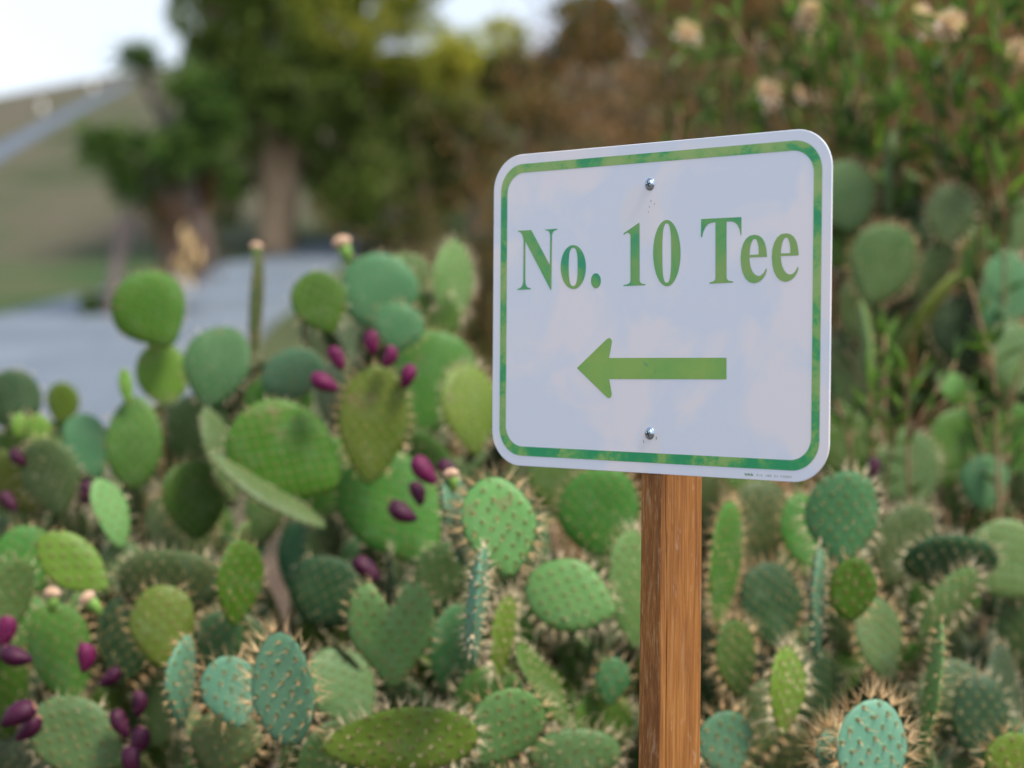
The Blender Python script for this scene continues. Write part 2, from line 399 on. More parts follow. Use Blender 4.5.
letT = [(100,78),(443,60),(443,215),(437,215),(428,165),(408,125),(385,106),(360,98),(316,98),(316,570),(320,590),(334,603),(372,610),(372,619),(170,629),(170,620),(205,609),(219,595),(222,570),(222,104),(190,108),(160,120),(135,148),(118,185),(107,232),(98,232)]
e_o = [(662,400),(512,405),(514,440),(521,485),(538,525),(560,552),(585,563),(608,560),(632,538),(655,495),(660,510),(648,550),(626,585),(598,610),(565,624),(535,624),(505,612),(478,585),(455,540),(441,480),(436,415),(442,345),(458,288),(484,244),(516,219),(555,211),(590,218),(620,240),(643,280),(656,330)]
e_h = [(512,384),(516,330),(526,285),(540,256),(556,246),(570,252),(582,278),(590,320),(592,380)]
tr = lambda P: [(702 + (x - 436) * 1.018, y - 12.5) for x, y in P]
letters = [
    [Z(letN, 510, 220, 9.6)],
    [Z(ell(613, 452, 121, 211), 510, 220, 9.6), Z(ell(612, 450, 43, 184, p=2.7), 510, 220, 9.6)],
    [Z(ell(830, 583, 47, 72), 510, 220, 9.6)],
    [Z(let1, 610, 210, 9.6)],
    [Z(ell(551, 414, 131, 318, 56), 610, 210, 9.6), Z(ell(550, 413, 43, 285, 56, p=2.8), 610, 210, 9.6)],
    [Z(letT, 690, 210, 8.5333)],
    [Z(e_o, 690, 210, 8.5333), Z(e_h, 690, 210, 8.5333)],
    [Z(tr(e_o), 690, 210, 8.5333), Z(tr(e_h), 690, 210, 8.5333)],
]
flat(letters, Y_INK, 'lettering', ml, panel)
ar = [(72,365),(355,90),(372,79),(387,77),(400,88),(407,103),(406,125),(380,268),(1507,266),(1507,473),(382,470),(406,612),(404,632),(395,648),(380,653),(362,647),(345,632)]
mar, g, b = mat('sign_arrow_ink', .35, .5)
oc = coord(g)
c = ramp(g, noise_n(g, 12, oc, 4, .6), [(.35, (.16, .42, .09)), (.6, (.26, .46, .09))])
dt = N(g, 'ShaderNodeMapping'); dt.inputs['Scale'].default_value = (1, 1, 4); g.links.new(oc, dt.inputs[0])
c = mixc(g, ramp(g, noise_n(g, 130, oc, 2), [(.68, (0, 0, 0)), (.75, (.5, .5, .5))]), c, (.05, .25, .2))
g.links.new(c, b.inputs['Base Color'])
flat([[Z(ar, 570, 330, 9.6)]], Y_INK, 'arrow', mar, panel)
# maker's line of tiny print: strokes of letters only about a millimetre and a half high
def tiny(words, x0, z0, h, pitch):
    polys = []; x = x0
    SEG = {'b': 'lmro', 'd': 'rmlo', 'm': 'lmrc', 'w': 'lrbc', 'i': 'c', 'l': 'l', 'e': 'lmtb', 's': 'tmb', 't': 'cm', 'o': 'lrtb', 'n': 'lrt', 'a': 'rmbl', 'r': 'lt', 'c': 'ltb'}
    for ch in words:
        if ch != ' ':
            wv = pitch * .7; th = h * .2
            for sgm in SEG.get(ch, 'lr'):
                q = {'l': (0, 0, th, h), 'r': (wv - th, 0, wv, h * .7), 'c': (wv / 2 - th / 2, 0, wv / 2 + th / 2, h * .8), 't': (0, h * .8, wv, h), 'b': (0, 0, wv, th), 'm': (0, h * .4, wv, h * .6), 'o': (0, 0, wv, th)}[sgm]
                polys.append([[(x + q[0], z0 + q[1]), (x + q[2], z0 + q[1]), (x + q[2], z0 + q[3]), (x + q[0], z0 + q[3])]])
        x += pitch
    return polys
ax, az = sp(745.5, 475.3)
mt, g, b = mat('tiny_print_green', .4, .5); b.inputs['Base Color'].default_value = (.12, .3, .1, 1)
mt2, g, b = mat('tiny_print_pale', .4, .5); b.inputs['Base Color'].default_value = (.36, .46, .38, 1)
def at_lines(polys, dz=.00012):
    out = []
    k = 0
    for p in polys:
        out.append(p)
    return out
o = flat(tiny('bmw', ax, az, .0030, .0037), Y_INK, 'small_print', mt, panel)
o2 = flat(tiny('sic tee st roses', ax + .0145, az + .0002, .0021, .0027), Y_INK, 'small_print', mt2, panel)

# screws
mz, g, b = mat('screw_zinc', .28, .5); b.inputs['Metallic'].default_value = 1; b.inputs['Base Color'].default_value = (.5, .62, .72, 1)
bump(g, b, noise_n(g, 300, coord(g), 3), .4, .001)
mdk, g, b = mat('screw_recess_dark', .8, .2); b.inputs['Base Color'].default_value = (.03, .035, .04, 1)  # near-black colour for the cross on the screw head
for (px, py) in ((650.5, 184.3), (650.3, 433.3)):
    x, z = sp(px, py)
    m = MB(); prof = [(0, -.0052), (.0026, -.0050), (.0046, -.0040), (.0055, -.0028), (.0056, -.0022), (.0076, -.0019), (.0080, -.0015), (.0080, -.0010)]
    n = 24; v = []; f = []
    for r_, y in prof:
        for k in range(n):
            a = 2 * math.pi * k / n; rr = r_ * (1 + (.035 * math.cos(6 * a) if .004 < r_ < .0057 else 0)); v.append((x + rr * .8 * math.cos(a), y, z + rr * .92 * math.sin(a)))
    for i in range(len(prof) - 1):
        for k in range(n): f.append((i * n + k, i * n + (k + 1) % n, (i + 1) * n + (k + 1) % n, (i + 1) * n + k))
    m.add(v, f)
    s = link('screw', m.mesh('screw', mz), root, M=SCL)
    m2 = MB()
    for a0 in (R(20), R(110)):
        d = Vector((math.cos(a0), 0, math.sin(a0))); e = Vector((-d.z, 0, d.x)); c0 = Vector((x, -.00535, z))
        q = [c0 + d * .003 + e * .0006, c0 - d * .003 + e * .0006, c0 - d * .003 - e * .0006, c0 + d * .003 - e * .0006]
        m2.add(q + [p + Vector((0, .001, 0)) for p in q], [(3, 2, 1, 0), (0, 1, 5, 4), (1, 2, 6, 5), (2, 3, 7, 6), (3, 0, 4, 7)])
    link('cross_recess', m2.mesh('cross_recess', mdk, False), s)
# drilled swarf specks around screws
m = MB()
for (px, py, r_) in ((644.3, 441.5, .0011), (656.8, 438, .0014), (651.5, 201, .0009), (655, 204, .0008), (650, 207, .0008), (649, 212, .0007)):
    x, z = sp(px, py); m.add([(x + r_ * .5 * math.cos(a), Y_INK, z + r_ * 1.5 * math.sin(a)) for a in [2 * math.pi * k / 8 for k in range(8)]], [tuple(range(8))])
msw, g, b = mat('rust_specks', .8, .2); b.inputs['Base Color'].default_value = (.36, .33, .3, 1)
link('rust_specks', m.mesh('rust_specks', msw, False), panel)

# post
gz = H(SC.x, SC.y)
u0 = sp(640.2, 482)[0]; u1 = sp(662.0, 482)[0]
pc = SC + u * u1; PD = .05
for _ in range(40):
    q = pc - nrm * PD; q.z = at(700, 482, q.y).z
    d = q - CAM; sx = 512 + F * d.dot(RT) / d.dot(FWD); PD += (702.3 - sx) * .0008
print('POST', u1 - u0, PD)
def post_mat(name, rough_grain):
    m, g, b = mat(name, .62, .35)
    oc = coord(g, 'Object', (1, 1, .09 if rough_grain else .045)); o2 = coord(g, 'Object')
    gr1 = noise_n(g, 420 if rough_grain else 230, oc, 6, .7, .4); gr2 = noise_n(g, 40, coord(g, 'Object', (1, 1, .12)), 5, .65, .8)
    c = ramp(g, gr2, [(.3, (.19, .07, .016)), (.5, (.28, .112, .022)), (.72, (.35, .155, .036))])
    c = mixc(g, ramp(g, gr1, [(.40, (.55 if rough_grain else .45,) * 3), (.53, (0, 0, 0))]), c, (.11, .04, .012))
    c = mixc(g, ramp(g, gr1, [(.54, (0, 0, 0)), (.66, (.6 if rough_grain else .35,) * 3)]), c, (.42, .29, .16))
    pale = ramp(g, noise_n(g, 48, coord(g, 'Object', (1, 1, .5)), 5, .7), [(.60, (0, 0, 0)), (.74, (.45, .45, .45))])
    c = mixc(g, pale, c, (.5, .38, .3))
    kn = ramp(g, noise_n(g, 26, coord(g, 'Object', (1, 1, .6)), 2), [(.70, (0, 0, 0)), (.80, (.8, .8, .8))]); c = mixc(g, kn, c, (.08, .025, .01))
    g.links.new(c, b.inputs['Base Color']); bump(g, b, gr1, .55 if rough_grain else .3, .0025)
    return m
mp1 = post_mat('post_wood_weathered', True); mp2 = post_mat('post_wood_stained', False)
bm = bmesh.new()
y0, y1, zt = .0013, .0013 + PD, SC.z + SH / 2 - .012
NZ = 40
vs = []
be = .0016
ringp = [(u0 + be, y0), (u1 - be, y0), (u1 - be * .3, y0 + be * .3), (u1, y0 + be), (u1, y1 - be), (u1 - be, y1), (u0 + be, y1), (u0, y1 - be), (u0, y0 + be), (u0 + be * .3, y0 + be * .3)]
for k in range(NZ + 1):
    z = gz - .15 + (zt - gz + .15) * k / NZ
    vs.append([bm.verts.new((x + .0005 * math.sin(z * 9 + i), y + .0005 * math.sin(z * 7 + i * 2), z)) for i, (x, y) in enumerate(ringp)])
n = len(ringp)
for k in range(NZ):
    for i in range(n):
        f = bm.faces.new((vs[k][i], vs[k][(i + 1) % n], vs[k + 1][(i + 1) % n], vs[k + 1][i])); f.material_index = 0 if i in (0, 9, 8, 5) else 1
bm.faces.new(vs[-1]); bm.faces.new(vs[0][::-1])
bmesh.ops.recalc_face_normals(bm, faces=bm.faces)
me = bpy.data.meshes.new('post'); bm.to_mesh(me); bm.free(); me.materials.append(mp1); me.materials.append(mp2)
post = link('post', me, root)
# drying crack down the wide side of the post
m = MB(); pts = []
mck, g, b = mat('crack_dark', .95, .1); b.inputs['Base Color'].default_value = (.035, .012, .005, 1)
for a, b_, off in ((SC.z - SH / 2 + .05, SC.z - .32, .0012), (SC.z - .31, SC.z - .62, .0058)):
    v = []; f = []
    for k in range(30):
        t = k / 29; z = a + (b_ - a) * t; wd = .0004 * math.sin(math.pi * min(1, t * 1.05)) ** .5 + .00005
        y = y0 + off + .004 + .0035 * t + .0006 * math.sin(t * 9)
        v += [(u1 + .0007, y - wd, z), (u1 + .0007, y + wd, z)]
        if k: f.append((2 * k - 2, 2 * k, 2 * k + 1, 2 * k - 1))
    m.add(v, f)
link('crack', m.mesh('crack', mck, False), post)

# ------------------------------------------------------------------ prickly pears
SPC = .024
def lat(a, b_):   # lattice -> pad plane
    return (a - b_) * SPC * .52, (a + b_) * SPC * .62
def unlat(x, y):
    s = x / (SPC * .52); t = y / (SPC * .62); return (s + t) / 2, (t - s) / 2
def pad_meshes(L, Wd, T=.018, seed=0, shape='obovate', bend=0., bend2=0., colr='green', spn=3, slen=.018, detail=1, rust=False, spacing=1.0, rimf=1.0):
    rs = np.random.default_rng(seed)
    k = {'drop': .12, 'obovate': .12, 'round': .04, 'egg': -.08, 'long': .08, 'heart': .3}[shape]
    a1, a2, a3 = rs.uniform(0, 6.28, 3); am = rs.uniform(.006, .03, 3)
    n = 40 if detail else 28; nr = 8 if detail else 6
    phi = np.arange(n) * 2 * np.pi / n - np.pi / 2
    s = np.sin(phi); c = np.cos(phi)
    pinch = 1 - (.42 if shape in ('drop', 'obovate') else .2) * np.clip(-s, 0, 1) ** 1.6
    wob = 1 + am[0] * np.sin(2 * phi + a1) + am[1] * np.sin(3 * phi + a2) + am[2] * .6 * np.sin(5 * phi + a3)
    ox = Wd / 2 * c * (1 + k * s) * pinch * wob; oy = L / 2 * s * (1 + (wob - 1) * (s > -.5))
    if shape == 'heart':
        oy = oy - .31 * L * np.exp(-(ox / (.14 * Wd)) ** 2) * (s > 0) + .03 * L * (s > 0)
        ox = ox * np.where(s < -.1, 1 - .35 * np.clip((-s - .1) / .9, 0, 1), 1)
    cy0 = -.04 * L if shape == 'heart' else 0
    rr = np.sin(np.linspace(0, 1, nr + 1)[1:] * np.pi / 2)
    def dfm(x, y, h):
        yy = (y + L / 2)
        Yo = h + bend * L * ((yy / L) ** 2) + bend2 * (x / Wd) ** 2 * Wd + .012 * L * math.sin(a1) * np.sin(x / Wd * 5 + a2)
        return np.stack([x, Yo, yy], -1)
    hh = lambda r: T / 2 * (1 - np.clip(r, 0, 1) ** 3.0) ** .55
    pts = []; uv = []
    for sgn in (-1, 1):
        pts.append(dfm(np.array([0.]), np.array([cy0]), np.array([sgn * hh(0)]))); uv.append(unlat(0, cy0 + L / 2))
        for r in rr[:-1]:
            x = ox * r; y = cy0 + (oy - cy0) * r
            pts.append(dfm(x, y, np.full(n, sgn * hh(r)))); uv += list(zip(*unlat(x, y + L / 2)))
    pts.append(dfm(ox, oy, np.zeros(n))); uv += list(zip(*unlat(ox, oy + L / 2)))
    P = np.concatenate(pts); faces = []
    off = 1 + (nr - 1) * n; rim = 2 * off
    for si, sgn in enumerate((-1, 1)):
        b0 = si * off
        for i in range(n):
            j = (i + 1) % n
            t = (b0, b0 + 1 + i, b0 + 1 + j); faces.append(t if sgn < 0 else t[::-1])
            for q in range(nr - 1):
                A = b0 + 1 + q * n; B = (b0 + 1 + (q + 1) * n) if q < nr - 2 else rim
                f = (A + i, B + i, B + j, A + j); faces.append(f if sgn < 0 else f[::-1])
    pad = mesh_np('pad', P, faces, CM[colr], uv=uv)
    # areoles and spines
    ang = np.arctan2(oy - cy0, ox); rad = np.hypot(ox, oy - cy0); order = np.argsort(ang)
    def rnorm(x, y):
        th = np.arctan2(y - cy0, x); return np.hypot(x, y - cy0) / np.interp(th, ang[order], rad[order], period=2 * np.pi)
    spots = []
    na = int(max(L, Wd) / (SPC * .5)) + 4
    for a in range(-na, na):
        for b_ in range(-na, na):
            x, y = lat(a + rs.uniform(-.12, .12), b_ + rs.uniform(-.12, .12)); y -= L / 2
            if abs(x) > Wd or abs(y) > L: continue
            r = rnorm(x, y)
            if r > .95: continue
            for sgn in (-1, 1):
                if sgn > 0 and not detail: continue
                p = dfm(np.array(x), np.array(y), np.array(sgn * hh(r)))
                nn = np.array([x / Wd * .6 * r, sgn * 1.0, y / L * .6 * r]); spots.append((p, nn / np.linalg.norm(nn), .7))
    per = np.concatenate([[0], np.cumsum(np.hypot(np.diff(ox), np.diff(oy)))]); m_ = int(per[-1] / (SPC * .75))
    for q in range(m_):
        t = per[-1] * (q + .5) / m_; x = np.interp(t, per, ox); y = np.interp(t, per, oy)
        if y < -L * .42: continue
        p = dfm(np.array(x), np.array(y), np.array(0.)); nn = np.array([x / Wd, 0, (y - cy0) / L * (1 if Wd < 2 * L else 2)]); nn = nn / (np.linalg.norm(nn) + 1e-9)
        spots.append((p, nn, 1.5 * rimf))
    v = []; f = []; fm = []
    for p, nn, fac in spots:
        t1 = np.cross(nn, (0.3, .2, .9)); t1 /= np.linalg.norm(t1) + 1e-9; t2 = np.cross(nn, t1)
        b0 = len(v); r_ = .0022
        for q in range(5):
            an = q * 1.2566; v.append(p + (t1 * math.cos(an) + t2 * math.sin(an)) * r_)
        v.append(p + nn * .0018)
        for q in range(5): f.append((b0 + q, b0 + (q + 1) % 5, b0 + 5)); fm.append(0)
        ns = rs.poisson(spn * fac * (1.5 if fac > 1 else .8) + .2)
        for _ in range(ns):
            d = nn + rs.normal(0, .5 if fac > 1 else .4, 3); d /= np.linalg.norm(d)
            if d @ nn < .1: continue
            l = slen * rs.uniform(.45, 1.3) * (1.15 if fac > 1 else .9)
            s1 = np.cross(d, (.2, .9, .3)); s1 /= np.linalg.norm(s1) + 1e-9; s2 = np.cross(d, s1); w_ = .00062; l *= (1.3 if fac > 1 else .75)
            b0 = len(v); o_ = p + nn * .0006
            v += [o_ + s1 * w_, o_ - s1 * w_ * .5 + s2 * w_ * .87, o_ - s1 * w_ * .5 - s2 * w_ * .87, o_ + d * l]
            f += [(b0, b0 + 1, b0 + 3), (b0 + 1, b0 + 2, b0 + 3), (b0 + 2, b0, b0 + 3)]; fm += [1] * 3
    spm = mesh_np('spines', [tuple(map(float, p)) for p in v], f, [M_AREOLE, M_SPINE2 if rust else M_SPINE], fm, False) if v else None
    return pad, spm

def fruit_mesh(seed, dark=False, Lf=.052, Wf=.032):
    random.seed(seed); m = MB(); n = 16
    prof = [(0.0, .10), (.05, .30), (.2, .62), (.4, .88), (.6, 1.0), (.78, .95), (.9, .78), (.97, .6), (1.0, .5), (.97, .38), (.93, .0)]
    v = []; f = []
    for t, r in prof:
        for k in range(n):
            a = 2 * math.pi * k / n; rr = r * Wf / 2 * (1 + .05 * math.sin(3 * a + seed)); v.append((rr * math.cos(a) + .004 * math.sin(t * 3), rr * math.sin(a), t * Lf))
    for i in range(len(prof) - 1):
        for k in range(n): f.append((i * n + k, i * n + (k + 1) % n, (i + 1) * n + (k + 1) % n, (i + 1) * n + k))
    m.add(v, f); m.m = [1 if i // n >= 8 else 0 for i in range(len(f))]
    for k in range(26):   # areoles on the skin
        a = random.uniform(0, 6.28); t = random.uniform(.2, .9); r = np.interp(t, [p[0] for p in prof[:9]], [p[1] for p in prof[:9]]) * Wf / 2
        c = Vector((r * math.cos(a), r * math.sin(a), t * Lf)); d = Vector((math.cos(a), math.sin(a), .2)); e = Vector((0, 0, 1)); g_ = d.cross(e)
        m.add([c + e * .0012, c + g_ * .0012, c - e * .0012, c - g_ * .0012, c + d * .0012], [(0, 1, 4), (1, 2, 4), (2, 3, 4), (3, 0, 4)], 1)
    return m.mesh('fruit', [M_FRUIT_DK if dark else M_FRUIT, M_FRUIT_END])
FR = [fruit_mesh(i) for i in range(3)] + [fruit_mesh(5 + i, True) for i in range(3)]
def bud_mesh(L=.045):
    m = MB(); m.tube([(0, 0, 0), (.002, 0, L * .4), (0, 0, L * .75)], [.007, .011, .014], 10, 0)
    for k in range(9):
        a = k * .7; r = .011
        m.tube([(r * .7 * math.cos(a), r * .7 * math.sin(a), L * .7), (r * 1.1 * math.cos(a), r * 1.1 * math.sin(a), L * .92), (r * .5 * math.cos(a), r * .5 * math.sin(a), L * 1.12)], [.006, .007, .002], 6, 1)
    return m.mesh('flower_bud', [M_STALK, M_BUD])
BUD = bud_mesh()

# pool of shared pads for the inner and hidden growth
POOL = {}
def pool(colr, k):
    key = (colr, k)
    if key not in POOL:
        L = [.19, .21, .17, .20][k % 4]; Wd = [.14, .15, .145, .11][k % 4]
        POOL[key] = (L, pad_meshes(L, Wd, .02, 300 + k * 13 + len(colr), ['obovate', 'round', 'obovate', 'long'][k % 4], [.08, -.1, .15, .02][k % 4], [.1, .2, -.1, .1][k % 4], colr, 1.1, .017, detail=0))
    return POOL[key]

plants = {}
PLDEF = {
 # key: (px, depth, label)
 'a': (40, 2.75, 'prickly pear at bottom left corner with purple fruits and a pale tilted oval pad'),
 'b': (235, 2.55, 'prickly pear with pale teal long-spined pad, left of the heart-shaped pad'),
 'c': (390, 2.65, 'prickly pear bearing a heart-shaped pad and a long horizontal pad below it'),
 'd': (490, 2.5, 'densely spiny prickly pear with an edge-on teal pad, below the left corner of the sign'),
 'e': (600, 2.75, 'prickly pear with spine-dotted green pads directly left of the wooden post'),
 'f': (290, 3.05, 'prickly pear with a very large round bright green pad, left of five magenta fruits'),
 'g': (400, 3.1, 'prickly pear with a tall yellow-green pad crowned by five magenta fruits'),
 'h': (150, 3.45, 'prickly pear whose round bright top pad stands out against the grey path'),
 'i': (350, 3.5, 'prickly pear with blue-green upper pads and a pale flower bud, behind magenta fruits'),
 'j': (15, 3.6, 'prickly pear at far left edge with a dark round pad against the path'),
 'k': (835, 2.65, 'prickly pear right of the post with small bright pad below larger blue-green one'),
 'l': (890, 2.35, 'prickly pear with rust-spined teal pad tip at the bottom right'),
 'm': (1000, 2.95, 'prickly pear at right edge with a dark drooping pad and pale squarish pad'),
 'n': (735, 2.8, 'prickly pear close behind the right side of the wooden post'),
 'o': (880, 3.9, 'prickly pear high behind the sign on the right, below the flowering shrub'),
 'p': (1000, 4.1, 'prickly pear at the upper right edge, mixed with dry twigs'),
 'q': (560, 3.4, 'prickly pear mostly hidden behind the sign, left of the post'),
 'r': (700, 3.5, 'prickly pear mostly hidden behind the sign, right of the post'),
}
for k, (px, D, lab) in PLDEF.items():
    p = at(px, 600, D + .1); z = H(p.x, p.y)
    r_ = empty('prickly_pear_cactus', (p.x, p.y, z), lab, 'cactus', 'prickly pears of the hedge behind the sign')
    plants[k] = dict(root=r_, base=Vector((p.x, p.y, z)), pads=[])
def orient(rot, lean, yaw):
    return (Matrix.Rotation(R(rot), 3, 'Y') @ Matrix.Rotation(R(lean), 3, 'X') @ Matrix.Rotation(R(yaw), 3, 'Z'))
def put_pad(key, base, Mr, meshes, L, scale=1, trace=False):
    pl = plants[key]; M4 = Matrix.Translation(base - pl['base']) @ (Mr.to_4x4()) @ Matrix.Scale(scale, 4)
    o = link('pad', meshes[0], pl['root'], M=M4)
    if meshes[1]: link('spines', meshes[1], o)
    top = base + Mr @ Vector((0, 0, L * scale))
    d = dict(o=o, base=base, top=top, L=L * scale, M=Matrix.Translation(base) @ Mr.to_4x4() @ Matrix.Scale(scale, 4))
    pl['pads'].append(d); return d
